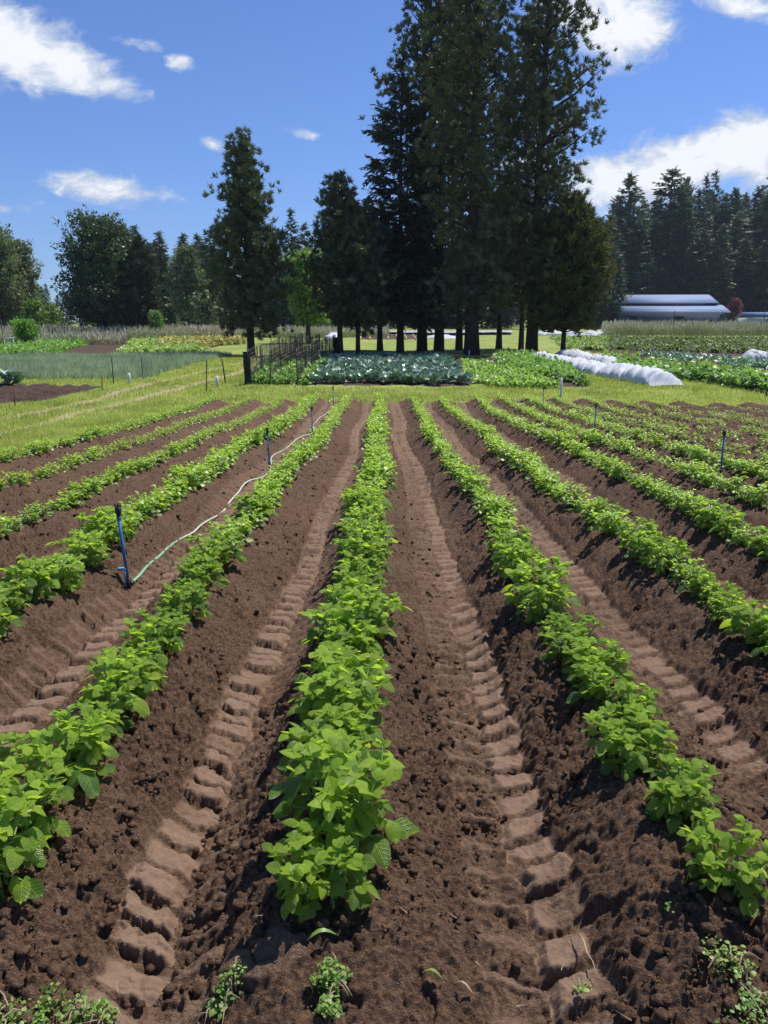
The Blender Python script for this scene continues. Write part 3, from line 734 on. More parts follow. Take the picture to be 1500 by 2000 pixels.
crop('brassica_crop', 'pale grey green leafy rows behind the brown strip at right', 'brassica crop', rows_in([(1245, 700), (1560, 737), (1560, 722), (1290, 696)], 4, .5, .12, False, .8, seed=7), clB, M_cabb, .7, 1.1)
crop('yellow_crop', 'thin bright yellow green row at the far right of the plots', 'yellow crop', rows_in([(1420, 712), (1560, 722), (1560, 716), (1420, 708)], 2, .3, .06, False, seed=8), clL, M_lett, .9, 1.3)
bed('vegetable_bed', [(1150, 691), (1640, 703), (1640, 662), (1080, 661)], n1=120, n2=60)
def rowfield(name, label, cat, px, n, seed, mats, tpl=clB):
    crop(name, label, cat, rows_in(px, n, .33, .08, False, .93, seed), tpl, mats, .9, 1.35)
rowfield('vine_crop', 'many level rows of green plants below the tall grass and barn', 'vine crop', [(1150, 688), (1600, 700), (1600, 663), (1075, 661)], 7, 9, M_vine)
rowfield('weedy_crop', 'lower weedy green rows beyond the shaded lawn right of the pines', 'weedy crop', [(1105, 683), (1180, 690), (1190, 662), (1080, 662)], 7, 10, M_weed)
# left plots
def spikes(seed):
    r = np.random.default_rng(seed); n = 14; th = r.random(n) * 6.28
    b = np.stack([r.normal(0, .05, n), r.normal(0, .05, n), np.zeros(n)], -1); L = .27 * (.6 + .7 * r.random(n))
    d = np.stack([np.cos(th) * .35, np.sin(th) * .35, np.ones(n)], -1) * L[:, None]; s = np.stack([-np.sin(th), np.cos(th), np.zeros(n)], -1) * .012
    V = np.stack([b - s, b + s, b + d], 1).reshape(-1, 3); return V, np.arange(3 * n).reshape(-1, 3), np.repeat(r.random(n), 3)
def crop_tri(name, label, cat, P, tpls, mat, a, b_):
    mb = MB(); r = np.random.default_rng(len(P)); idx = r.integers(0, len(tpls), len(P))
    for i, (tv, tf, tn) in enumerate(tpls):
        pp = P[idx == i]; n = len(pp); V, Fc = scatter(tv, tf, pp, rotmats(r.random(n) * 6.28), (a + (b_ - a) * r.random(n)) * (.55 + .9 * fbm(pp[:, 0] * .8, pp[:, 1] * .8, 3, 2))); mb.add(V, None, Fc, tone=np.clip(np.tile(tn, n) * .6 + np.repeat(fbm(pp[:, 0] * 1.5, pp[:, 1] * 1.5, 3, 8) * 1.6 - .5, len(tn)), 0, 1))
    return tag(mb.build(name, mat), label, cat, None, 'stuff')
sp3 = [spikes(s) for s in range(5)]
ON = [(-120, 742), (285, 742), (455, 695), (-100, 702)]; POLYS.append([hit(*p)[:2] for p in ON])
crop_tri('onion_crop', 'blue green upright onion leaves in the wide plot on the left', 'onion crop', rows_in(ON, 70, .13, .05, False, .9, 12), sp3, M_onion, .8, 1.3)
GB = [(-60, 697), (85, 697), (245, 656), (160, 656)]
crop('left_bean_crop', 'low green strip of plants left of the bare soil strip', 'bean crop', rows_in(GB, 8, .45, .1, seed=13), clB, M_green, 1.0, 1.4)
YF = [(245, 692), (475, 668), (480, 650), (330, 652)]
crop('green_flower_crop', 'green border plants in front of the golden flowering plot', 'flower crop', rows_in([(235, 694), (400, 688), (330, 660), (270, 662)], 8, .5, .1, seed=14), clB, M_weed, 1.0, 1.4)
crop('yellow_flower_crop', 'golden flowering plot left of the lone pine', 'flower crop', rows_in([(305, 688), (478, 672), (475, 652), (335, 656)], 10, .45, .12, seed=15), clBig, M_flower, .9, 1.3)
ck = obj('chard_plant', cabs[0]); ck.location = hit(18, 755); ck.scale = (2.0, 2.0, 2.0)
tag(ck, 'large dark green leafy plant at the left edge by the bare bed', 'chard plant')
for c_ in (ck,):
    pass
# climbing peas on the netting
crop('pea_vines', 'green climbing vines along the foot of the netting', 'pea vines', rows_in([(488, 750), (600, 754), (655, 704), (520, 704)], 5, .30, .1, seed=16), clB, M_green, .45, 1.0)

# ------------------------------------------------------------------ grass
def inpoly(P, poly):
    inside = np.zeros(len(P), bool); n = len(poly)
    for i in range(n):
        a, b = poly[i], poly[(i + 1) % n]
        c = ((a[1] > P[:, 1]) != (b[1] > P[:, 1])) & (P[:, 0] < (b[0] - a[0]) * (P[:, 1] - a[1]) / (b[1] - a[1] + 1e-9) + a[0]); inside ^= c
    return inside
def blades(P, hmin, hmax, wd, lean=.5, seed=3, tone=None, two=False):
    r = np.random.default_rng(seed); n = len(P); th = r.random(n) * 6.283; h = hmin + (hmax - hmin) * r.random(n)
    d = np.stack([np.cos(th), np.sin(th), np.zeros(n)], -1) * (h * lean * r.random(n))[:, None]; d[:, 2] = h
    s = np.stack([-np.sin(th), np.cos(th), np.zeros(n)], -1) * (wd * (.6 + .8 * r.random(n)))[:, None]
    V = np.stack([P - s, P + s, P + d], 1).reshape(-1, 3)
    tn = np.repeat(r.random(n) if tone is None else tone, 3)
    return V, np.arange(3 * n).reshape(-1, 3), tn
N = 900000; d_ = 7.5 + 42 * rng.random(N) ** 1.35; x_ = (rng.random(N) - .5) * 2 * (d_ * .60 + 1)
P = np.stack([x_, d_], -1); keep = (field_mask(x_, d_) < .25) & (rng.random(N) > rut_amt(x_, d_) * .93) & (rng.random(N) < .35 + .9 * fbm(x_ * .9, d_ * .9, 3, 55))
for pl in POLYS: keep &= ~inpoly(P, pl)
P = P[keep]; P = P[:420000]; Pg = np.column_stack([P, G(P[:, 0], P[:, 1]) - .02])
tone = np.clip(.1 + 1.5 * (fbm(P[:, 0] * .9, P[:, 1] * .9, 4, 9) - .3) * (.6 + .6 * rng.random(len(P))), 0, 1)
sc_ = .5 + Pg[:, 1] / 22.0
V, T, tn = blades(Pg, .05, .15, .0065 * sc_, .9, 5, tone)
g = obj('grass', mk_mesh('grass', V, T, M_grass, False, {'tone': tn})); tag(g, 'short bright green grass between the plots and beside the ruts', 'grass', kind='stuff')
# tall seeding grass on the far side
def tallband(px0, px1, Y0, Y1, n, hm, hx, seed):
    r = np.random.default_rng(seed); yy = Y0 + (Y1 - Y0) * r.random(n); pxx = px0 + (px1 - px0) * r.random(n)
    xx = (pxx - 750) / F / 1.0 * yy * 1.0; return np.column_stack([xx, yy, G(xx, yy)]), hm, hx
mb = MB()
for (a, b, y0, y1, n, h0, h1, sd_) in [(-200, 480, 74, 100, 42000, .6, 1.25, 1), (380, 760, 92, 115, 14000, .5, 1.1, 2), (1165, 1800, 105, 130, 46000, .8, 1.65, 3), (-200, 260, 66, 76, 9000, .5, .9, 4)]:
    Pt, hm, hx = tallband(a, b, y0, y1, n, h0, h1, sd_)
    hv = .45 + 1.1 * fbm(Pt[:, 0] * .35, Pt[:, 1] * .5, 3, sd_); Pt = Pt[rng.random(len(Pt)) < hv]; hv = .45 + 1.0 * fbm(Pt[:, 0] * .35, Pt[:, 1] * .5, 3, sd_)
    V, T, tn = blades(Pt, hm, hx, np.full(len(Pt), .03), .35, sd_, rng.random(len(Pt)) * .3); V = V.reshape(-1, 3, 3); V[:, 2, 2] = V[:, 0, 2] + (V[:, 2, 2] - V[:, 0, 2]) * hv; V = V.reshape(-1, 3); mb.add(V, None, T, tone=tn)
    k = rng.random(len(Pt)) < .42; hd = Pt[k].copy(); hd[:, 2] += (hm * .9 + (hx - hm) * rng.random(len(hd)) * .9) * hv[k]
    V, T, tn = blades(hd, .22, .45, np.full(len(hd), .055), .5, sd_ + 9, .75 + .25 * rng.random(len(hd))); mb.add(V, None, T, tone=tn)
tag(mb.build('tall_grass', M_tall), 'tall pale seeding grass along the far edge of the plots', 'tall grass', kind='stuff')

# ------------------------------------------------------------------ weeds and small things in the foreground
def weedpatch(px, py, rad, n, label, hgt=.05, ls=.022, mat=M_weed, stems=6, seed=0):
    c = hits(px, py); r = np.random.default_rng(seed + int(px)); e = empty('weed', (c[0], c[1], 0)); mb = MB()
    tv, tf = leaflet(3, 1, .42, .3, .1); th = r.random(n) * 6.28; q = rad * np.sqrt(r.random(n)) * (.6 + .5 * np.sin(th * 2 + seed) ** 2)
    X_, Y_ = q * np.cos(th), q * np.sin(th) * .8; zz = soilz(c[0] + X_, c[1] + Y_) + .012 + hgt * .7 * r.random(n) * (1 - .6 * q / rad)
    V, Fc = scatter(tv, tf, np.stack([X_, Y_, zz], -1), rotmats(r.random(n) * 6.28, r.normal(.35, .4, n), r.normal(0, .4, n)), ls * .55 * (.4 + 1.1 * r.random(n)))
    mb.add(V, Fc, None, tone=np.repeat(r.random(n), len(tv))); mb.build('foliage', mat, e, True)
    sm = MB()
    for k in range(stems):
        a = r.random() * 6.28; L = rad * (.5 + .9 * r.random()); p0 = np.array([r.normal(0, rad * .3), r.normal(0, rad * .3)]); p1 = p0 + L * np.array([math.cos(a), math.sin(a)]); pm_ = (p0 + p1) / 2
        z3 = soilz(c[0] + np.array([p0[0], pm_[0], p1[0]]), c[1] + np.array([p0[1], pm_[1], p1[1]]))
        sm.tube([(*p0, z3[0] + .015), (*pm_, max(z3[1], (z3[0] + z3[2]) / 2) + .03), (*p1, z3[2] + .012)], [.0022, .002, .001], 4, False); sm.a.setdefault('tone', []).append(np.full(12, .6))
    if stems: sm.build('stalks', M_straw, e)
    tag(e, label, 'weed', 'weeds sprouting at the near edge of the field'); return e
weedpatch(645, 1925, .045, 260, 'bright green chickweed tuft just below the centre row', .05, .016, seed=1)
weedpatch(640, 2000, .035, 90, 'small green weed at the bottom edge under the chickweed tuft', .05, .02, seed=2)
weedpatch(455, 1925, .035, 110, 'thin upright green weed left of the chickweed tuft', .07, .014, seed=3)
weedpatch(432, 1980, .035, 80, 'pale weed with broad leaf below the thin upright weed', .03, .022, seed=4)
weedpatch(40, 2035, .08, 300, 'wide green weed mat in the bottom left corner', .05, .017, seed=5)
weedpatch(130, 2025, .07, 260, 'green weed mat right of the bottom left corner mat', .06, .017, seed=6)
weedpatch(205, 2000, .035, 130, 'little green weed at the right end of the left weed mats', .05, .017, seed=7)
weedpatch(1490, 2020, .09, 420, 'large feathery green weed in the bottom right corner', .07, .015, seed=8)
weedpatch(1425, 1905, .06, 130, 'sparse green weed above the large corner weed', .05, .016, seed=9)
weedpatch(1388, 1870, .03, 40, 'tiny seedling above the sparse weed at right', .03, .016, seed=10, stems=0)
weedpatch(1305, 1795, .02, 14, 'tiny pale seedling below the right potato row', .03, .016, seed=11, stems=0)
weedpatch(1140, 1945, .03, 26, 'tiny grey green seedling at the foot of the right wheel track', .02, .018, seed=12, stems=1)
# cut grass blades and straw litter on the soil
def litter(pxs, name, label, mat, L, wd, seed):
    r = np.random.default_rng(seed); mb = MB(); c = hits(*pxs); n = 6
    a = r.random() * 3.14; t = np.linspace(0, 1, n); X_ = c[0] + (t - .5) * L * math.cos(a); Y_ = c[1] + (t - .5) * L * math.sin(a)
    z = np.max(soilz(X_, Y_)) * .5 + soilz(X_, Y_) * .5 + .02 + .02 * np.sin(t * 3.1); w_ = wd * np.sin(np.pi * (.08 + .9 * t)); nx, ny = -math.sin(a), math.cos(a)
    V = np.concatenate([np.stack([X_ - nx * w_, Y_ - ny * w_, z], -1), np.stack([X_ + nx * w_, Y_ + ny * w_, z + .003], -1)])
    Q = np.array([(i, i + 1, n + i + 1, n + i) for i in range(n - 1)]); mb.add(V, Q, None, tone=.6)
    tag(mb.build(name, mat, smooth=True), label, 'grass blade', 'cut grass blades lying on the soil')
litter((628, 1852), 'grass_blade', 'green cut grass blade leaning above the chickweed tuft', M_weed, .07, .005, 3)
litter((845, 1932), 'grass_blade', 'short green blade on the soil right of the chickweed', M_weed, .05, .006, 4)
litter((905, 1955), 'grass_blade', 'short yellow blade on the soil near the bottom edge', M_straw, .05, .004, 5)
litter((1140, 1900), 'grass_blade', 'long dry stem at the foot of the right wheel track', M_straw, .16, .0025, 6)
N = 260; yy = 1.15 + 7 * rng.random(N) ** 1.6; xx = (rng.random(N) - .5) * 2 * (.5 * yy + .6); mb = MB()
zz = soilz(xx, yy) + .028; th = rng.random(N) * 6.28; L = .008 + .035 * rng.random(N) ** 2
d = np.stack([np.cos(th) * L, np.sin(th) * L, rng.normal(0, .3, N) * L], -1); s = np.stack([-np.sin(th), np.cos(th), 0 * th], -1) * .0012; Pp = np.stack([xx, yy, zz], -1)
mb.add(np.stack([Pp - s, Pp + s, Pp + d], 1).reshape(-1, 3), None, np.arange(3 * N).reshape(-1, 3), tone=np.repeat(rng.random(N), 3))
tag(mb.build('straw_litter', M_straw), 'tiny scraps of dry straw scattered over the soil', 'straw litter', kind='stuff')
# ------------------------------------------------------------------ sprinklers and hose
def sprinkler(x, y, h, label, step=True, tilt=0.0):
    e = empty('sprinkler', (x, y, float(soilz(x, y)[0])), 0); r_ = .0105
    m = MB(); m.tube([(0, 0, -.02), (tilt, 0, h - .10)], r_, 10); m.build('riser_pipe', M_blue, e, True)
    m = MB(); m.tube([(tilt, 0, h - .115), (tilt, 0, h - .09)], .0145, 10); m.build('coupling', M_blue, e, True)
    m = MB(); m.tube([(tilt, 0, h - .10), (tilt, 0, h - .075), (tilt, 0, h - .072), (tilt, 0, h - .03), (tilt, 0, h - .028)], [.013, .013, .020, .020, .012], 10)
    for a in range(6):
        c, s = math.cos(a * 1.05) * .017, math.sin(a * 1.05) * .017; m.tube([(tilt + c, s, h - .03), (tilt + c * 1.15, s * 1.15, h)], [.0035, .002], 4)
    m.tube([(tilt, 0, h - .03), (tilt, 0, h - .008)], [.007, .005], 6); m.build('sprinkler_head', M_black, e, True)
    m = MB(); m.tube([(0, 0, -.06), (0, 0, .055)], [.012, .0165], 10); m.tube([(0, 0, .02), (.035, 0, .018)], .011, 8); m.build('hose_elbow', M_black, e, True)
    if step:
        m = MB(); m.box(-.065, -.008, -.018, .018, .115, .124); m.box(-.022, -.011, -.014, .014, .0, .115); m.build('step_tread', M_blue2, e)
    tag(e, label, 'sprinkler', 'blue sprinkler risers in the potato field'); return e
def furrow_pt(px, py): return hits(px, py)
s1 = furrow_pt(252, 1146); sprinkler(s1[0], s1[1], .56, 'blue riser with black sprinkler head nearest the camera beside the green hose', True, -.035)
s2 = furrow_pt(527, 912); sprinkler(s2[0], s2[1], .55, 'second blue sprinkler riser along the pale hose, beyond the nearest one', True, -.02)
s3 = furrow_pt(610, 846); sprinkler(s3[0], s3[1], .55, 'third blue sprinkler riser where the pale hose bends')
s4 = furrow_pt(651, 792); sprinkler(s4[0], s4[1], .55, 'farthest sprinkler riser where the pale hose loops in front of the netting', False)
for (px, py, lab) in [(1407, 930, 'dark blue sprinkler riser at the right edge among the right rows'), (1161, 845, 'blue sprinkler riser midway down the right rows'), (1060, 797, 'dark sprinkler riser near the far end of the right rows')]:
    p = furrow_pt(px, py); sprinkler(p[0], p[1], .56, lab, False, 0.0)
def spline(pts, n=12):
    pts = np.asarray(pts, float); out = []
    P = np.vstack([2 * pts[0] - pts[1], pts, 2 * pts[-1] - pts[-2]])
    for i in range(1, len(P) - 2):
        t = np.linspace(0, 1, n, endpoint=(i == len(P) - 3))[:, None]; a, b, c, d = P[i - 1:i + 3]
        out.append(.5 * (2 * b + (c - a) * t + (2 * a - 5 * b + 4 * c - d) * t ** 2 + (3 * b - a - 3 * c + d) * t ** 3))
    return np.concatenate(out)
HP = [(258, 1144), (275, 1128), (310, 1097), (350, 1064), (400, 1024), (440, 988), (480, 952), (515, 932), (530, 912), (535, 895), (560, 873), (590, 858), (608, 848), (612, 842), (611, 830), (622, 820), (640, 809), (655, 802), (658, 795), (648, 790), (643, 785), (652, 780), (661, 777)]
pw = spline(np.array([hits(*p)[:2] for p in HP]), 14); z = soilz(pw[:, 0], pw[:, 1])
zs = np.convolve(np.pad(z, 20, mode='edge'), np.ones(41) / 41, 'valid'); mb = MB(); pw[:, 0] += .03 * (fbm(pw[:, 1] * 1.6, pw[:, 1] * 0, 2, 6) - .5) * 2; mb.tube(np.column_stack([pw, zs + .024]), .0105, 8); 
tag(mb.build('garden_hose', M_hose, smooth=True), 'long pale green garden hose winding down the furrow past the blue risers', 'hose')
HP = [(1000, 781), (1018, 786), (1035, 783), (1050, 792), (1070, 801), (1085, 808)]
pw = spline(np.array([hits(*p)[:2] for p in HP]), 14); z = soilz(pw[:, 0], pw[:, 1]); mb = MB(); mb.tube(np.column_stack([pw, z + .03]), .0125, 8)
tag(mb.build('garden_hose', simple('pale_hose', (.5, .48, .44), .5), smooth=True), 'short pale hose lying near the far end of the right rows', 'hose')

# ------------------------------------------------------------------ posts, stakes, netting
def tpost(px, py, top, label, mat=M_tpost, lean=0.0, name='fence_post', cat='post', w_=.018, group='posts and stakes left of the field'):
    c = hit(px, py); u0, v0, dd = proj(c); h = (py - top) / F * dd; mb = MB()
    l = lean * h
    mb.tube([(0, 0, -.2), (l, 0, h)], [w_, w_ * .9], 4); mb.tube([(w_ * .7, -w_, .0), (l + w_ * .7, -w_, h * .97)], [w_ * .5, w_ * .5], 4)
    o = mb.build(name, mat); o.location = c; tag(o, label, cat, group); return o
tpost(222, 752, 697, 'dark upright steel post with pale tip in front of the onion plot'); tpost(279, 740, 696, 'second dark steel post right of the first, before the onion plot')
tpost(402, 766, 704, 'dark leaning steel post beside the lower rut', lean=.08); tpost(441, 750, 694, 'dark steel post leaning left nearest the netting', lean=-.11)
tpost(198, 762, 733, 'short rusty stake leaning at the end of the bare bed', M_redp, .12, 'stake'); tpost(29, 795, 757, 'short red stake at the near edge of the bare bed', M_redp, .05, 'stake')
tpost(253, 750, 729, 'short white pipe marker between the two steel posts', M_wpvc, 0, 'marker_pipe', 'marker', .05); tpost(424, 756, 735, 'short white pipe marker beside the leaning steel posts', M_wpvc, 0, 'marker_pipe', 'marker', .05)
tpost(229, 690, 681, 'tiny white marker at the end of the bare soil strip', M_wpvc, 0, 'marker_pipe', 'marker', .06)
tpost(1094, 790, 738, 'white marker pipe at the far end of the right potato rows', M_wpvc, 0, 'marker_pipe', 'marker', .025)
tpost(916, 698, 684, 'pale wooden peg in front of the thickest pine trunk', M_wpvc, 0, 'marker_pipe', 'marker', .03)
tpost(1269, 697, 682, 'pale marker peg among the plots right of the row cover', M_wpvc, 0, 'marker_pipe', 'marker', .03)
# netting rows: front corner posts wrapped with rolled netting
NETS = [((487, 752), (592, 684)), ((528, 751), (625, 686)), ((581, 753), (655, 690))]
onames = ['left', 'middle', 'right']
def net_panel(A, B, h, mat, cell=.14, th=.004, seed=0):
    r = np.random.default_rng(seed); L = np.linalg.norm(B[:2] - A[:2]); n = int(L / cell); m = int(h / cell); mb = MB()
    t = np.linspace(0, 1, n + 1); sag = .05 * np.sin(t * 22)
    P = A[None] + (B - A)[None] * t[:, None]; P[:, 2] = G(P[:, 0], P[:, 1])
    nrm = np.array([-(B - A)[1], (B - A)[0]]) / L
    for k in range(m + 1):
        z = P[:, 2] + .15 + (h - .15) * k / m + (sag if k == m else 0)
        q = np.column_stack([P[:, 0] + nrm[0] * r.normal(0, .02), P[:, 1] + nrm[1] * r.normal(0, .02), z]); mb.tube(q, th, 3, False)
    for k in range(0, n + 1): mb.tube([(P[k, 0], P[k, 1], P[k, 2] + .1), (P[k, 0] + r.normal(0, .02), P[k, 1] + r.normal(0, .03), P[k, 2] + h + sag[k])], th, 3, False)
    return mb
for ni, (a, b) in enumerate(NETS):
    A, B = hit(*a), hit(*b); hN = 1.15 if ni else 1.15
    m = net_panel(A, B, hN, M_net, .16 if ni else .14, .0065, ni); tag(m.build('netting', M_net), 'brown trellis netting strung along the %s row of dark posts' % onames[ni], 'netting', 'trellis netting rows')
    npost = 9
    for q in range(npost):
        p = A + (B - A) * (q / (npost - 1)) ** 1.0; p[2] = G(p[0], p[1]); mb = MB(); hh = 1.22 + rr.uniform(-.06, .1)
        mb.tube([(0, 0, -.2), (rr.uniform(-.03, .03), 0, hh)], [.020, .018], 4); mb.tube([(.012, -.018, 0), (.012, -.018, hh * .96)], .008, 4)
        o = mb.build('trellis_post', M_tpost); o.location = p
        tag(o, 'dark steel trellis post, %s from the near end of the %s netting row' % (ordw(q + 1), onames[ni]), 'post', 'posts of the trellis netting')
def roll(px, py, rad, h, label):
    c = hit(px, py); m = MB(); r = np.random.default_rng(int(px)); n = 26; k = 10
    th = np.arange(n) * 2 * math.pi / n; V = []
    for a in range(k + 1):
        rr_ = rad * (1 + .22 * np.sin(th * 3 + a * .5) + r.normal(0, .07, n)); V.append(np.stack([rr_ * np.cos(th), rr_ * np.sin(th), np.full(n, h * a / k)], -1))
    V = np.concatenate(V)
    for a in range(k): m.tube(np.vstack([V[a * n:(a + 1) * n], V[a * n]]), .008, 3, False)
    for b in range(n): m.tube(V[b::n], .010, 3, False)
    for b in range(n // 2): m.tube(V[b::n] * [.55, .55, 1], .012, 3, False)
    o = m.build('netting_roll', M_net2); o.location = c; tag(o, label, 'netting roll', 'rolled up netting')
roll(484, 752, .10, 1.12, 'black rolled netting bunched round the nearest left corner post'); roll(656, 694, .12, 1.1, 'black rolled netting bunched on the far right end post')
# wire fence at the far left and along the tall grass
def wirefence(pts, npost, h, label, mat=M_tpost, name='wire_fence', wires=5, w_=.03):
    e = empty(name, (0, 0, 0)); P = np.array(pts)[:, :2]; s = np.linspace(0, len(P) - 1, npost); tops = []
    base = []
    for t in s:
        i = min(int(t), len(P) - 2); q = P[i] + (P[i + 1] - P[i]) * (t - i); z = float(G(q[0], q[1])); hh = h * rr.uniform(.92, 1.12)
        m = MB(); m.tube([(q[0], q[1], z - .3), (q[0] + rr.uniform(-.06, .06), q[1], z + hh)], [w_, w_ * .85], 5); m.build('post', mat, e); base.append((q[0], q[1], z))
    base = np.array(base); m = MB()
    for k in range(wires): m.tube(base + [0, 0, h * (k + 1) / (wires + .3)], .006, 3, False)
    m.build('wires', M_tpost, e); tag(e, label, 'fence'); return e
wirefence([at(-80, 60), at(60, 63), at(140, 74), at(330, 96)], 11, 1.9, 'wire fence on tall thin posts in front of the left trees')
wirefence([at(330, 96), at(560, 104)], 5, 1.9, 'wire fence stretch behind the lone pine and golden plot')
wirefence([at(1180, 116), at(1800, 112)], 15, 1.75, 'rustic post fence half hidden in tall grass before the barn', M_wood, w_=.09, wires=3)
for (px, tp) in ((1315, 606), (1490, 612)):
    c = at(px, 108); mb = MB(); mb.tube([(0, 0, 0), (0, 0, 3.2)], .05, 5); o = mb.build('tall_pole', M_tpost); o.location = c
    tag(o, 'tall thin steel pole in the long grass %s' % ('in front of the barn' if px < 1400 else 'near the right edge'), 'pole', 'tall poles in the long grass')
# low white sign on far left fence
c = at(26, 57); mb = MB(); mb.box(-.75, .0, -.02, .02, .75, .85); mb.tube([(-.7, 0, 0), (-.7, 0, .8)], .03, 5); mb.tube([(-.05, 0, 0), (-.05, 0, .8)], .03, 5)
o = mb.build('white_rail', M_wpvc); o.location = c; tag(o, 'short white rail among shrubs at the far left fence', 'rail')

# ------------------------------------------------------------------ row covers
def cover(line, wid, hgt, label, lumps, seed, name='row_cover', nl=220):
    r = np.random.default_rng(seed); pts = spline(np.array([hit(*p)[:2] for p in line]), 40); n = len(pts); t = np.linspace(0, 1, n)
    tan = np.gradient(pts, axis=0); tan /= np.linalg.norm(tan, axis=1)[:, None]; nr = np.stack([-tan[:, 1], tan[:, 0]], -1)
    arc = np.concatenate([[0], np.cumsum(np.linalg.norm(np.diff(pts, axis=0), axis=1))])
    m = 41; s = np.linspace(-1, 1, m)
    ph_ = arc / lumps + 1.1 * (fbm(arc * .35 + seed, arc * 0, 2, seed) - .5); fr_ = ph_ - np.floor(ph_); lump = .52 + .48 * (_hash(np.floor(ph_).astype(np.int64), np.zeros(n, np.int64), seed) * .5 + .5) * np.sin(np.pi * fr_) ** .45
    lump *= .85 + .35 * fbm(arc * .7, arc * 0, 2, seed)
    endf = sstep(0, .9 / max(arc[-1], 1), t) ** .6 * sstep(1, 1 - 1.1 / max(arc[-1], 1), t) ** .7
    A, S = np.meshgrid(arc, s, indexing='ij')
    prof = np.sqrt(np.clip(1 - np.abs(S) ** 2.3, 0, 1))
    wrk = (.5 - np.abs(fbm(A * 5 + S * 2.5, S * 1.2 + A * 1.0, 3, seed + 2) - .5) * 2) * .15 + np.sin(A * 17 + S * 3 + 3 * fbm(A, S, 2, seed)) * .028 * np.abs(S)
    H = (hgt * lump * endf)[:, None] * prof * (1 + .6 * (fbm(A * 1.1, S * 1.2, 2, seed + 8) - .5)) + wrk * prof * (endf[:, None] + .2) * hgt * 2.6
    Wd = wid * (.72 + .28 * lump * 1.2)[:, None] * (1 + .06 * np.sin(A * 6 + S))
    X_ = pts[:, 0][:, None] + nr[:, 0][:, None] * S * Wd; Y_ = pts[:, 1][:, None] + nr[:, 1][:, None] * S * Wd; Z_ = G(X_, Y_) + np.maximum(H, 0) + .02
    i = np.arange(n - 1)[:, None] * m; j = np.arange(m - 1)[None]; Q = np.stack([i + j, i + j + 1, i + m + j + 1, i + m + j], -1).reshape(-1, 4)
    o = obj(name, mk_mesh(name, np.stack([X_, Y_, Z_], -1).reshape(-1, 3), Q, M_cover, True)); md = o.modifiers.new('s', 'SOLIDIFY'); md.thickness = .004
    return tag(o, label, 'row cover', 'white cloth row covers')
cover([(1035, 706), (1075, 712), (1130, 724), (1200, 736), (1262, 747), (1306, 755)], .66, .46, 'longest white cloth row cover, lumpy, ending at the grass strip', 1.9, 3)
cover([(1096, 697), (1120, 702), (1165, 712), (1208, 722)], .46, .40, 'shorter white cloth row cover behind the longest one', 1.5, 5)
cover([(1440, 706), (1500, 707), (1580, 710)], .7, .65, 'white cloth row cover at the right edge of the plots', 1.6, 7)
cover([(1050, 655), (1100, 654), (1160, 655), (1215, 653)], .9, .5, 'far thin white cover strip lying beyond the right pines', 3.0, 9)
cover([(1100, 659), (1140, 658.5), (1175, 659)], .5, .35, 'small white strip just in front of the far thin cover', 2.0, 10)
cover([(845, 661), (862, 660), (882, 662)], .9, .3, 'small white cloth seen between the pine trunks', 1.5, 11)
cover([(640, 665), (650, 662), (656, 658)], .5, .5, 'little white bundle left of the middle pine trunks', 1.2, 12)
# far grey plastic mulch strip
c = [at(705, 108), at(1000, 108), at(1000, 128), at(705, 128)]; X, Y = quadpts(c, 60, 24); Z = G(X, Y) + .25 + .10 * np.sin(Y * 3.1) + (fbm(X * 2, Y * 2, 3, 4) - .5) * .15
i = np.arange(23)[:, None] * 60; j = np.arange(59)[None]; Q = np.stack([i + j, i + j + 1, i + 61 + j, i + 60 + j], -1).reshape(-1, 4)
tag(obj('mulch_sheet', mk_mesh('mulch_sheet', np.stack([X, Y, Z], -1).reshape(-1, 3), Q, simple('grey_plastic_mulch', (.36, .36, .38), .5, 0, .4, 3.0), True)), 'grey plastic mulch sheets seen far off between the trunks', 'mulch sheet')
for q in range(8):
    px = 706 + q * 16.5; A = hit(px - 2 + q * 1.5, 664); B = hit(px + 3 - abs(q - 2) * 1.0, 651.5); mb = MB(); t = np.linspace(0, 1, 10)[:, None]; P = A + (B - A) * t; P[:, 2] = G(P[:, 0], P[:, 1]) + .10
    mb.tube(P, .07, 5); tag(mb.build('yellow_strip', M_yel), '%s of eight yellow strips on the far brown bed, counted from the left' % ordw(q + 1), 'yellow strip', 'yellow strips on the far bed')

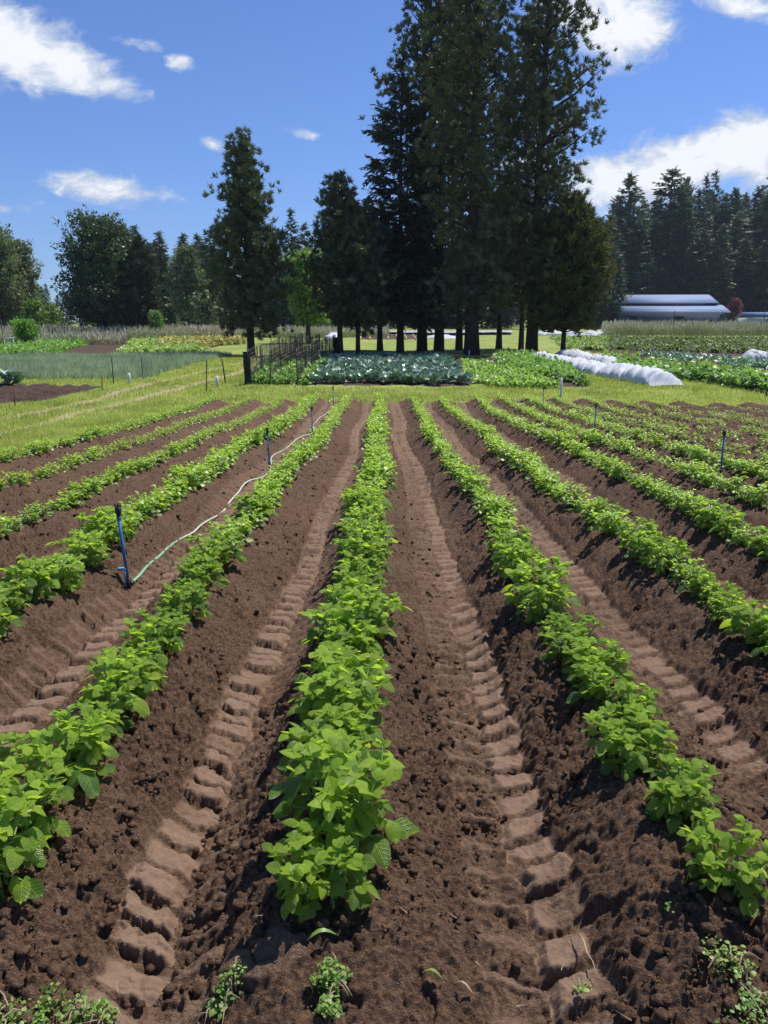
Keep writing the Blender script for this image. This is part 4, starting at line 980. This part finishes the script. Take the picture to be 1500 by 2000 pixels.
# distant walker between the trunks
def walker():
    c = at(842, 128); e = empty('person', c); rad = {}
    J = {'pel': (0, 0, .92), 'che': (0, 0, 1.25), 'nk': (0, 0, 1.45), 'hd': (0, 0, 1.58), 'hd2': (0, -.01, 1.70), 'hl': (.09, 0, .88), 'kl': (.11, -.05, .48), 'fl': (.12, .05, .06), 'tl': (.13, -.12, .03),
         'hr': (-.09, 0, .88), 'kr': (-.10, .04, .48), 'fr': (-.10, .0, .06), 'tr': (-.10, -.16, .03), 'sl': (.18, 0, 1.38), 'el': (.24, 0, 1.12), 'wl': (.22, -.12, .90), 'gl': (.22, -.16, .83), 'sr': (-.18, 0, 1.38), 'er': (-.24, .02, 1.12), 'wr': (-.23, -.08, .88), 'gr': (-.23, -.1, .80)}
    Rr = {'pel': .13, 'che': .15, 'nk': .055, 'hd': .085, 'hd2': .08, 'hl': .09, 'kl': .06, 'fl': .045, 'tl': .035, 'hr': .09, 'kr': .06, 'fr': .045, 'tr': .035, 'sl': .065, 'el': .045, 'wl': .03, 'gl': .035, 'sr': .065, 'er': .045, 'wr': .03, 'gr': .035}
    E = [('pel', 'che'), ('che', 'nk'), ('nk', 'hd'), ('hd', 'hd2'), ('pel', 'hl'), ('hl', 'kl'), ('kl', 'fl'), ('fl', 'tl'), ('pel', 'hr'), ('hr', 'kr'), ('kr', 'fr'), ('fr', 'tr'), ('che', 'sl'), ('sl', 'el'), ('el', 'wl'), ('wl', 'gl'), ('che', 'sr'), ('sr', 'er'), ('er', 'wr'), ('wr', 'gr')]
    ks = list(J); me = bpy.data.meshes.new('person_body'); me.from_pydata([J[k] for k in ks], [(ks.index(a), ks.index(b)) for a, b in E], [])
    o = obj('body', me, e); o.modifiers.new('k', 'SKIN'); 
    for i_, k in enumerate(ks): me.skin_vertices[0].data[i_].radius = (Rr[k], Rr[k])
    me.skin_vertices[0].data[0].use_root = True
    o.modifiers.new('s', 'SUBSURF').levels = 1; me.materials.append(simple('dark_clothes', (.03, .035, .05), .8))
    e.rotation_euler = (0, 0, .6); tag(e, 'distant person in dark clothes standing between the pine trunks', 'person')
walker()

# ------------------------------------------------------------------ trees
def tuft(n, L, wd, seed, fwd=.6, flat=1.0):
    """needle/leaf spray: n slim triangles fanning from the origin, mostly towards +x"""
    r = np.random.default_rng(seed); d = r.normal(0, 1, (n, 3)); d[:, 0] = np.abs(d[:, 0]) + fwd; d[:, 2] *= flat; d /= np.linalg.norm(d, axis=1)[:, None]
    Ls = L * (.6 + .7 * r.random(n)); s = np.cross(d, r.normal(0, 1, (n, 3))); s /= np.linalg.norm(s, axis=1)[:, None]
    b = r.normal(0, L * .12, (n, 3)); tip = b + d * Ls[:, None]; mid = b + d * (Ls * .45)[:, None]
    V = np.stack([b, mid + s * wd, tip, mid - s * wd], 1).reshape(-1, 3); return V, np.arange(4 * n).reshape(-1, 4)
def frond(n, L, wd, seed):
    """flat drooping fir spray"""
    r = np.random.default_rng(seed); V = []; 
    for k in range(n):
        t = k / n; sgn = 1 if k % 2 else -1; a = sgn * r.uniform(.5, 1.0) * (1 - .4 * t); l = L * (1 - .55 * t) * r.uniform(.4, .6)
        b = np.array([t * L, 0, -.12 * t * t * L]); d = np.array([math.cos(a), math.sin(a), -.28 + r.uniform(-.15, .1)]) * l; s = np.array([-math.sin(a), math.cos(a), r.uniform(-.6, .6)]) * wd
        V += [b, b + d * .4 + s, b + d, b + d * .4 - s]
    V += [(0, -wd, 0), (L * .8, -wd * .4, -.1 * L), (L * 1.02, 0, -.14 * L), (0, wd, 0)]
    V = np.array(V, float); return V, np.arange(len(V)).reshape(-1, 4)
def leafball(n, rad, ls, seed):
    r = np.random.default_rng(seed); d = r.normal(0, 1, (n, 3)); d /= np.linalg.norm(d, axis=1)[:, None]; P = d * (rad * (.35 + .65 * r.random(n) ** .5))[:, None] * [1, 1, .75]
    a = r.normal(0, 1, (n, 3)); a /= np.linalg.norm(a, axis=1)[:, None]; b = np.cross(a, d + .01); b /= np.linalg.norm(b, axis=1)[:, None]; l = (ls * (.6 + .8 * r.random(n)))[:, None]
    V = np.stack([P - a * l, P + b * l * .6, P + a * l, P - b * l * .6], 1).reshape(-1, 3); return V, np.arange(4 * n).reshape(-1, 4)
def tree_mesh(H, R0, cb, kind, seed, nb, tufts, trunk_r, prof=None, gap=.15, droop=0.0, asym=0.0, lean=0.0, clus=False):
    """H height, R0 crown radius, cb crown base (fraction). returns trunk MB, crown MB"""
    r = np.random.default_rng(seed); tm = MB(); cm = MB()
    nz = 14; tz = np.linspace(0, 1, nz); cx = lean * H * tz ** 2 + np.cumsum(r.normal(0, .012 * H / 20, nz)); cy = np.cumsum(r.normal(0, .012 * H / 20, nz))
    rad = trunk_r * (1 - tz) ** .85 + .02; rad[0] *= 1.35; rad[1] *= 1.05
    axis = np.column_stack([cx, cy, tz * H]); axis[0, 2] = -.4
    tm.tube(axis, rad, 10)
    ax = lambda t: np.array([np.interp(t, tz, cx), np.interp(t, tz, cy), t * H])
    P, Yw, Pt, S, T = [], [], [], [], []
    for b in range(nb):
        t = cb + (1 - cb) * (b + r.random()) / nb; t = min(t, .995); q = (t - cb) / (1 - cb)
        az = b * 2.399 + r.normal(0, .35)
        L = R0 * prof(q) * (r.uniform(.62, 1.08)) * (1 + asym * math.cos(az))
        L *= .75 + .5 * float(vnoise(np.array([az * 1.1 + seed]), np.array([t * H * .35]), seed)[0])
        if r.random() < gap: L *= .55
        if L < .12: L = .12
        up = {'pine': .18 + .75 * q ** 1.5, 'fir': -.12 + .55 * q ** 2 - droop, 'cedar': .25 + .5 * q, 'leafy': .35 + .7 * q}[kind] + r.normal(0, .12)
        p0 = ax(t); d = np.array([math.cos(az) * math.cos(up), math.sin(az) * math.cos(up), math.sin(up)])
        curl = {'pine': .22, 'fir': -.10, 'cedar': .15, 'leafy': .1}[kind]
        f = lambda s: p0 + d * L * s + np.array([0, 0, curl * L * s * s + (.16 * L * s ** 4 if kind == 'fir' else 0)])
        tm.tube([f(0), f(.5), f(1.0)], [max(.012, .022 * L + .01), .014 * L + .006, .006], 4, False)
        n = max(3, int(tufts * ((1.35 if prof is P_tall else 1.45) if clus else 1) * (L / R0) ** .9 * r.uniform(.8, 1.2))); ncl = max(2, int(round(L / (.62 if kind != 'leafy' else .9))))
        if clus:
            cs = np.sort(.30 + .72 * ((np.arange(ncl) + .2 + .6 * r.random(ncl)) / ncl)); cl = [(f(q_), r.normal(0, .13 * L * (1.1 - q_) + .05), q_) for q_ in cs]
            for k in range(n):
                p, sd2, q_ = cl[int(ncl * (r.random() ** .8)) % ncl]; cr = .36 + .045 * L
                p = p + np.array([-math.sin(az) * sd2, math.cos(az) * sd2, 0]) + r.normal(0, cr, 3) * [1, 1, .6]
                P.append(p); Yw.append(az + r.normal(0, .9)); Pt.append(up + curl + .25 + r.normal(0, .45)); S.append(r.uniform(.7, 1.2)); T.append(np.clip(.15 + .35 * q_ + .5 * r.random(), 0, 1))
            continue
        for k in range(n):
            s = (.22 + .80 * ((k + r.random()) / n) ** .75); p = f(s); w_ = .20 * L * (1.15 - s) if kind == 'fir' else .20 * L + .1
            sd2 = r.normal(0, 1) * w_; p = p + np.array([-math.sin(az) * sd2, math.cos(az) * sd2, r.normal(0, .35 * w_)])
            P.append(p); Yw.append(az + sd2 / (w_ + .01) * .45 + r.normal(0, .35)); Pt.append(up + curl + r.normal(0, .35)); S.append(r.uniform(.7, 1.25) * (.55 + .45 * min(1, L / 1.2))); T.append(np.clip(.25 + .5 * s * r.random() + .25 * r.random(), 0, 1))
    # leader
    for k in range(5): P.append(ax(1 - .012 * k)); Yw.append(k * 1.7); Pt.append(1.2); S.append(.6); T.append(.6)
    return tm, cm, (np.array(P), np.array(Yw), np.array(Pt), np.array(S), np.array(T))
def fill(cm, data, tmpls, seed):
    P, Yw, Pt, S, T = data; r = np.random.default_rng(seed); idx = r.integers(0, len(tmpls), len(P)); M = rotmats(Yw, Pt, r.normal(0, .4, len(P)))
    for i, (tv, tf) in enumerate(tmpls):
        k = idx == i
        if k.any():
            V, Fc = scatter(tv, tf, P[k], M[k], S[k]); cm.add(V, Fc, None, tone=np.repeat(T[k], len(tv)))
pineT = [tuft(34, .31, .026, s, .35) for s in range(4)]; firT = [frond(10, .80, .060, s) for s in range(4)]
cedT = [tuft(14, .42, .040, 20 + s, .8, .6) for s in range(4)]; leafT = [leafball(22, .55, .13, s) for s in range(4)]; leafT2 = [leafball(14, .9, .24, 9 + s) for s in range(3)]
farT = [frond(7, 1.7, .20, 40 + s) for s in range(3)]
P_pine = lambda q: (.78 + .9 * q - 1.1 * q * q) * (1 - q) ** .55 + .04
P_tall = lambda q: (.70 + .30 * math.sin(q * 3.0)) * (1 - q ** 3) ** .7
P_fir = lambda q: (1 - q) ** .72 * (.85 + .15 * math.sin(q * 20))
P_cone = lambda q: (1 - q) ** .9
P_ced = lambda q: (1 - q ** 2.0) ** .7 * (.75 + .25 * math.sin(q * 3.14))
P_leaf = lambda q: math.sin(math.pi * min(1, .22 + .78 * q)) ** .55
TREEG = 'tall conifers standing in the central clump'
def tree(name, label, cat, px, Y, topy, halfpx, cbpx, kind, tmpl, mat, prof, nb, tufts, tr, seed, group=None, bark=M_bark, **kw):
    c = at(px, Y); dd = Y
    top = raydir(px, topy); H = CAMZ + top[2] / top[1] * Y - c[2]; lo = raydir(px, cbpx); zb = CAMZ + lo[2] / lo[1] * Y - c[2]
    R0 = halfpx / F * Y * (1.22 if kind == 'pine' and prof is not P_tall else 1.04)
    kw.setdefault('clus', kind in ('pine',))
    tm, cm, data = tree_mesh(H, R0, max(.04, zb / H), kind, seed, nb, tufts, tr, prof, **kw); fill(cm, data, tmpl, seed)
    e = empty(name, c); tm.build('trunk', bark, e, True); cm.build('crown', mat, e, False)
    return tag(e, label, cat, group)
# central clump (px of trunk, depth, top px, half width px, crown base px)
tree('pine_tree', 'lone bushy dark pine standing left of the netting', 'pine tree', 489, 49, 274, 70, 655, 'pine', pineT, M_pine, P_pine, 105, 24, .20, 1, gap=.15, lean=-.01)
tree('pine_tree', 'shorter dark pine at the left edge of the central clump', 'pine tree', 664, 50, 350, 62, 625, 'pine', pineT, M_pine, P_pine, 93, 19, .17, 2, TREEG, gap=.15)
tree('pine_tree', 'slim dark young pine just right of the clump left edge', 'pine tree', 699, 51, 400, 55, 650, 'pine', pineT, M_pine, P_pine, 80, 18, .13, 3, TREEG)
tree('fir_tree', 'dark fir whose long branches jut out on the clump left side', 'fir tree', 782, 55, 120, 112, 622, 'fir', firT, M_fir, P_fir, 190, 25, .22, 4, TREEG, gap=.15, droop=-.12, asym=-.12)
tree('pine_tree', 'very tall pine with bare dark trunk right of the jutting fir', 'pine tree', 825, 57, -240, 84, 560, 'pine', pineT, M_pine, P_tall, 124, 19, .30, 5, TREEG, gap=.15)
tree('pine_tree', 'tall pine third trunk from the thick central one, leaning right', 'pine tree', 857, 56, -160, 88, 580, 'pine', pineT, M_pine, P_tall, 117, 19, .29, 6, TREEG, gap=.15)
tree('pine_tree', 'slender pine trunk close behind the thickest trunk on its left', 'pine tree', 897, 59, -60, 84, 600, 'pine', pineT, M_pine, P_tall, 99, 19, .21, 7, TREEG, gap=.15)
tree('pine_tree', 'thickest pine of the clump with broad trunk flaring at the foot', 'pine tree', 923, 49, -320, 102, 640, 'pine', pineT, M_pine, P_tall, 142, 22, .38, 8, TREEG, gap=.15)
tree('pine_tree', 'thin pine trunk left of the leaning tall right pine', 'pine tree', 1019, 58, 20, 84, 600, 'pine', pineT, M_pine, P_tall, 99, 18, .15, 9, TREEG)
tree('pine_tree', 'tall leaning pine forming the right side of the clump', 'pine tree', 1040, 51, -280, 108, 590, 'pine', pineT, M_pine, P_tall, 142, 21, .31, 10, TREEG, gap=.2, lean=.012, asym=.10)
tree('cedar_tree', 'olive sunlit cedar on the right end of the clump', 'cedar tree', 1101, 50, 385, 84, 650, 'cedar', cedT, M_cedar, P_ced, 230, 24, .13, 11, TREEG, gap=.05)
tree('pine_tree', 'dense dark pine low down behind the clump centre', 'pine tree', 975, 60, 380, 85, 605, 'pine', pineT, M_pine, P_ced, 105, 20, .2, 12, TREEG)
tree('fir_tree', 'small dark fir low behind the jutting fir', 'fir tree', 742, 58, 395, 70, 618, 'fir', firT, M_fir, P_ced, 150, 20, .2, 13, TREEG)
tree('leafy_tree', 'bright green broadleaf tree between lone pine and central clump', 'tree', 602, 74, 502, 52, 635, 'leafy', leafT, M_bright, P_leaf, 90, 10, .22, 21, bark=M_bark2)
# left groups
tree('maple_tree', 'big round dark maple left of the golden plot', 'maple tree', 205, 84, 450, 84, 640, 'leafy', leafT, M_maple, P_leaf, 150, 16, .42, 22, bark=M_bark2)
tree('maple_tree', 'second dark broadleaf tree close right of the big round maple', 'maple tree', 246, 86, 455, 52, 640, 'leafy', leafT, M_maple, P_leaf, 110, 13, .40, 23, bark=M_bark2)
tree('fir_tree', 'dark full skirted conifer touching the right side of the maples', 'fir tree', 282, 84, 462, 40, 648, 'cedar', cedT, M_fir, P_ced, 190, 22, .2, 24)
tree('shrub', 'round green shrub at the foot of the dark skirted conifer', 'shrub', 306, 78, 612, 16, 652, 'leafy', [leafball(18, .35, .10, 3)], M_bright, P_leaf, 60, 6, .06, 25)
tree('leafy_tree', 'pale green broadleaf tree cut by the left edge', 'tree', 5, 88, 458, 62, 632, 'leafy', leafT, M_alder, P_leaf, 120, 13, .35, 26, bark=M_bark2)
tree('leafy_tree', 'pale green broadleaf tree just in from the left edge', 'tree', 52, 92, 474, 38, 632, 'leafy', leafT, M_alder, P_leaf, 90, 11, .3, 27, bark=M_bark2)
tree('shrub', 'sunlit pale shrub below the left edge trees', 'shrub', 72, 84, 592, 22, 645, 'leafy', [leafball(18, .35, .12, 4)], M_bright, P_leaf, 60, 6, .06, 28)
tree('shrub', 'low dark green shrub by the white rail at far left', 'shrub', 48, 60, 636, 28, 665, 'leafy', [leafball(18, .3, .09, 5)], M_green, P_leaf, 60, 6, .04, 29)
tree('leafy_tree', 'pale cottonwood standing left of the lone pine in the far tree line', 'tree', 372, 120, 490, 42, 625, 'leafy', leafT2, M_alder, P_leaf, 100, 8, .35, 30, bark=M_bark2)
tree('shrub', 'light green bush under the pale cottonwood', 'shrub', 405, 112, 585, 26, 632, 'leafy', leafT2, M_alder, P_leaf, 50, 5, .1, 31)
tree('shrub', 'light green bush between maples and left edge trees', 'shrub', 100, 108, 600, 16, 640, 'leafy', leafT2, M_bright, P_leaf, 50, 5, .1, 32)
tree('red_maple', 'dark red leaved small tree right of the barn', 'tree', 1430, 188, 588, 14, 622, 'leafy', leafT2, M_redm, P_leaf, 50, 6, .2, 33)
tree('shrub', 'pale olive bush above the barn roof', 'shrub', 1340, 214, 560, 22, 600, 'leafy', leafT2, M_alder, P_leaf, 60, 6, .15, 34)

# far conifers: five kinds, copied
farp = []
for s, (pr, R_, cbf, nb_, kd) in enumerate([(P_cone, 4.0, .05, 150, 'fir'), (P_fir, 4.6, .08, 150, 'fir'), (P_ced, 3.6, .06, 170, 'fir'), (P_cone, 5.2, .05, 160, 'fir'), (P_ced, 4.6, .12, 150, 'pine')]):
    tm, cm, data = tree_mesh(30.0, R_, cbf, kd, 500 + s, nb_, 12, .32, pr, gap=.12, droop=.05); fill(cm, data, farT, s)
    farp.append((tm.mesh('far_trunk', M_bark, True), cm.mesh('far_crown', M_farc)))
def farfir(px, Y, topy, label, group, kind, fat=1.0):
    c = at(px, Y); top = raydir(px, topy); H = CAMZ + top[2] / top[1] * Y - c[2]; s = H / 30.0
    if s < .15: return
    e = empty('conifer_tree', (c[0], c[1], c[2] - .2), rr.uniform(0, 6.28)); w_ = s * fat * rr.uniform(.9, 1.15) * 1.25; e.scale = (w_, w_, s)
    obj('trunk', farp[kind][0], e); obj('crown', farp[kind][1], e); tag(e, label, 'conifer', group); return e
LEFT = [(97, 150, 553, 0, 'small pointed conifer in the gap left of the maples'), (118, 150, 575, 2, 'lowest conifer top beside the maple left side'), (276, 120, 442, 1, 'dark conifer spire just right of the maple tops'), (322, 125, 452, 0, 'full pointed conifer right of the maples, tallest of the far left line'),
        (300, 140, 480, 2, 'darker conifer behind the skirted conifer and the full pointed one'), (346, 150, 500, 3, 'conifer between the full pointed one and the cottonwood'), (367, 150, 455, 0, 'narrow conifer tip above the cottonwood'), (395, 150, 458, 3, 'second narrow conifer tip right of the cottonwood'), (420, 148, 456, 2, 'conifer tip touching the left side of the lone pine'),
        (440, 150, 490, 1, 'conifer partly hidden behind the lone pine left side'), (543, 130, 480, 2, 'conifer partly hidden behind the lone pine right side'), (573, 120, 408, 0, 'pointed conifer between the lone pine and the central clump'), (598, 125, 436, 3, 'conifer right of the pointed one, beside the central clump'), (620, 130, 450, 1, 'dark conifer filling the gap at the clump left edge'),
        (640, 140, 455, 2, 'far conifer behind the left edge pine of the clump'), (30, 160, 520, 1, 'dark conifer behind the left edge broadleaf trees')]
for (px, Y, tp, kd, lab) in LEFT: farfir(px, Y, tp, lab, 'conifers of the far tree line on the left', kd)
RIGHT = [(1212, 205, 342, 2, 1.1), (1190, 215, 385, 1, 1.0), (1240, 225, 395, 0, 1.0), (1262, 230, 405, 3, 1), (1293, 210, 332, 2, 1.15), (1320, 238, 352, 4, .6), (1344, 225, 372, 0, .9), (1356, 232, 345, 0, .7), (1372, 245, 336, 0, .6),
         (1395, 235, 380, 3, 1.0), (1412, 240, 372, 4, .8), (1432, 245, 378, 0, .8), (1455, 235, 368, 1, .9), (1475, 240, 376, 2, .9), (1497, 215, 330, 2, 1.1), (1520, 225, 350, 1, 1.0), (1550, 230, 360, 0, 1.0), (1325, 205, 415, 3, 1.0), (1395, 202, 440, 1, 1.1), (1440, 205, 465, 0, 1.3), (1270, 203, 430, 1, 1.1),
         (1480, 200, 470, 3, 1.2), (1235, 200, 430, 2, 1.1), (1360, 204, 450, 2, 1.0), (1420, 215, 420, 0, 1.0), (1510, 208, 440, 2, 1.1)]
for n_, (px, Y, tp, kd, ft) in enumerate(sorted(RIGHT)):
    farfir(px, Y, tp, 'dark conifer on the wooded hill, %s from the left behind the barn' % ordw(n_ + 1), 'conifers of the wood behind the barn', kd, ft)
MID = [(660, 470), (690, 480), (715, 500), (760, 490), (800, 510), (850, 500), (890, 505), (940, 500), (985, 510), (1060, 470), (1110, 480), (1160, 440), (1180, 420)]
for n_, (px, tp) in enumerate(MID): farfir(px, 165 + (n_ * 37) % 30, tp, 'far conifer glimpsed between the clump trunks, %s from the left' % ordw(n_ + 1), 'far conifers glimpsed through the clump', n_ % 4, 1.15)
# the wood behind them, reading as one dark mass
mb = MB(); cz = []
for n_ in range(480):
    right = n_ % 3 != 0
    px = rr.uniform(1140, 1900) if right else rr.uniform(-500, 1200); Y = rr.uniform(215, 330) if right else rr.uniform(165, 240); c = at(px, Y)
    s = rr.uniform(.75, 1.0) if right else rr.uniform(.62, .85) * (Y / 200)
    if not right and 60 < px < 260: s *= .55
    if not right: s *= 1.0
    u_, v_, _d = proj(c + [0, 0, 30 * s]); lim = rr.uniform(362, 440) if right else rr.uniform(448, 530) if not (60 < px < 180) else 560
    if v_ < lim: s *= max(.3, (proj(c)[1] - lim) / (proj(c)[1] - v_))
    cz.append((c, s, rr.uniform(0, 6.28), n_ % 5))
for kd in range(5):
    sel = [q for q in cz if q[3] == kd]; me = farp[kd][1]; nv = len(me.vertices); V = np.empty(nv * 3, np.float32); me.vertices.foreach_get('co', V); V = V.reshape(-1, 4, 3).astype(float)
    V = V[rng.random(len(V)) < .38]; V = (V - V.mean(1, keepdims=True)) * 1.45 + V.mean(1, keepdims=True); V = V.reshape(-1, 3); tf = np.arange(len(V)).reshape(-1, 4); tn = np.repeat(rng.random(len(tf)) * .8, 4)
    pos = np.array([q[0] for q in sel]); S = np.array([q[1] for q in sel]); S3 = np.stack([S * 1.25, S * 1.25, S], -1)
    Vv, Ff = scatter(V, tf, pos, rotmats(np.array([q[2] for q in sel])), S3); mb.add(Vv, Ff, None, tone=np.tile(tn, len(sel)))
tag(mb.build('far_wood', M_farc), 'dense dark conifer wood closing the view behind the plots and barn', 'wood', kind='stuff')

# ------------------------------------------------------------------ barn and far buildings
c = at(1250, 175); zb = c[2]
def barn():
    # local x along the long front, y away from viewer; lower lean-to at the front, raised centre
    e = empty('barn', (at(1177, 172)[0], 172, zb - .3), R(-3)); L = 25.3
    def pz(px, py, Y=172): d = raydir(px, py); return CAMZ + d[2] / d[1] * Y - (zb - .3)
    z_e, z_l, z_m, z_t = pz(1300, 611, 171.4), pz(1300, 598, 177), pz(1300, 592, 176.4), pz(1300, 577, 183)
    dF, dM, dR, dB = 0.0, 5.0, 11.0, 22.0
    eave, leant, upeave, ridge = z_e, z_l, z_m, z_t
    m = MB(); th = .2
    # walls: front low wall, clerestory wall, back wall, gable ends
    m.box(3.0, L, dF, dF + th, -.5, eave); m.box(1.0, L - 2.2, dM, dM + th, leant - .1, upeave); m.box(3.0, L, dB, dB + th, -.5, eave)
    for x in (-1.0, L - .2):
        pass
    x0, x1 = 3.0, L
    for x in (x0, x1 - th):
        P = [(x, dF + th, -.5), (x, dB, -.5), (x, dB, eave), (x, 2 * dR - dM, leant), (x, 2 * dR - dM, upeave), (x, dR, ridge), (x, dM, upeave), (x, dM, leant), (x, dF + th, eave)]
        P = [(a, b, c_ - .05) for a, b, c_ in P]
        V = P + [(a + th, b, c_) for a, b, c_ in P]; n = 9
        Q = [(i, (i + 1) % n, n + (i + 1) % n, n + i) for i in range(n)]; bm_v = np.array(V)
        T = []
        for base in (0, n):
            for tri in ((0, 1, 2), (0, 2, 8), (8, 2, 3), (8, 3, 7), (7, 3, 4), (7, 4, 6), (6, 4, 5)): T.append(tuple(base + q for q in tri))
        m.add(bm_v, Q, T)
    m.build('wall', M_wall, e)
    def slab(name, ya, za, yb, zb_, xa, xb, t=.12):
        mm = MB(); V = [(xa, ya, za), (xb, ya, za), (xb, yb, zb_), (xa, yb, zb_)]; V = V + [(a, b, c_ + t) for a, b, c_ in V]
        mm.add(V, [(3, 2, 1, 0), (4, 5, 6, 7), (0, 1, 5, 4), (1, 2, 6, 5), (2, 3, 7, 6), (3, 0, 4, 7)]); return mm.build(name, M_roof, e)
    slab('roof', dF - .6, eave - .02, dM + .0, leant + .1, x0 - .5, L + .6)['label'] = 'lower blue grey lean-to roof'
    slab('roof', dM - .6, upeave - .1, dR, ridge, x0 - .5, L - .4)['label'] = 'upper blue grey roof slope'
    slab('roof', 2 * dR - dM + .6, upeave - .1, dR, ridge, x0 - .5, L - .4); slab('roof', dB + .6, eave - .02, 2 * dR - dM, leant + .1, x0 - .5, L + .6)
    m = MB(); m.box(x0 + .2, L - .1, dF - .03, dF - .003, eave - .34, eave - .24); m.build('trim', M_trimw, e)
    for (a, b) in ((14.6, 16.6), (5.2, 7.0)):
        m = MB(); m.box(a, b, dF - .05, dF - .004, -.5, eave - .7); m.build('doorway', M_dark, e)
    m = MB(); m.box(x0 - .04, x0 - .004, 5.5, 7.0, -.5, 2.1); m.build('side_door', M_dark, e)
    for a in (9.0, 12.0, 19.0, 22.0):
        m = MB(); m.box(a, a + 1.3, dF - .05, dF - .004, 1.2, 2.0); w1 = m.build('window', M_trimw, e); m = MB(); m.box(a + .1, a + 1.2, dF - .08, dF - .052, 1.28, 1.92); m.build('pane', M_win, w1)
    tag(e, 'long low blue grey metal barn with two stepped roofs below the wooded hill', 'barn')
barn()
c = at(1462, 150); e = empty('greenhouse', c); m = MB(); m.box(0, 14, 0, 6, 0, 2.3); m.build('wall', M_gwhite, e); m = MB()
V = [(-.3, -.4, 2.3), (14.3, -.4, 2.3), (14.3, 3, 3.3), (-.3, 3, 3.3), (14.3, 6.4, 2.3), (-.3, 6.4, 2.3), (-.3, 3, 2.9), (14.3, 3, 2.9)]
m.add(V, [(0, 1, 2, 3), (3, 2, 4, 5), (0, 6, 7, 1), (6, 5, 4, 7)], [(0, 3, 6), (3, 5, 6), (1, 7, 2), (2, 7, 4)]); m.build('roof', M_roof, e)
m = MB(); m.box(3, 4, -.04, -.003, 0, 2.0); m.build('door', M_dark, e); m = MB(); m.box(7, 9, -.04, -.003, 1, 1.8); m.build('window', M_win, e)
tag(e, 'small pale low building at the right edge beyond the tall grass', 'building')
print('SLAB', [hits(*p)[:2].round(3).tolist() for p in ((545,1825),(485,1815),(515,1880))])
print('TRIS', sum(len(o.data.polygons) for o in bpy.data.objects if o.type == 'MESH'))

# ------------------------------------------------------------------ haze in the air
def haze():
    mb = MB(); mb.box(-1600, 1600, -70, 1550, -9, 130); m, t = new_mat('haze_air')
    t.n('ShaderNodeOutputMaterial', {1: t.n('ShaderNodeVolumePrincipled', {'Color': (.62, .72, .88, 1), 'Density': .00020, 'Anisotropy': .2}).outputs[0]})
    tag(mb.build('haze', m), kind='stuff')
haze()
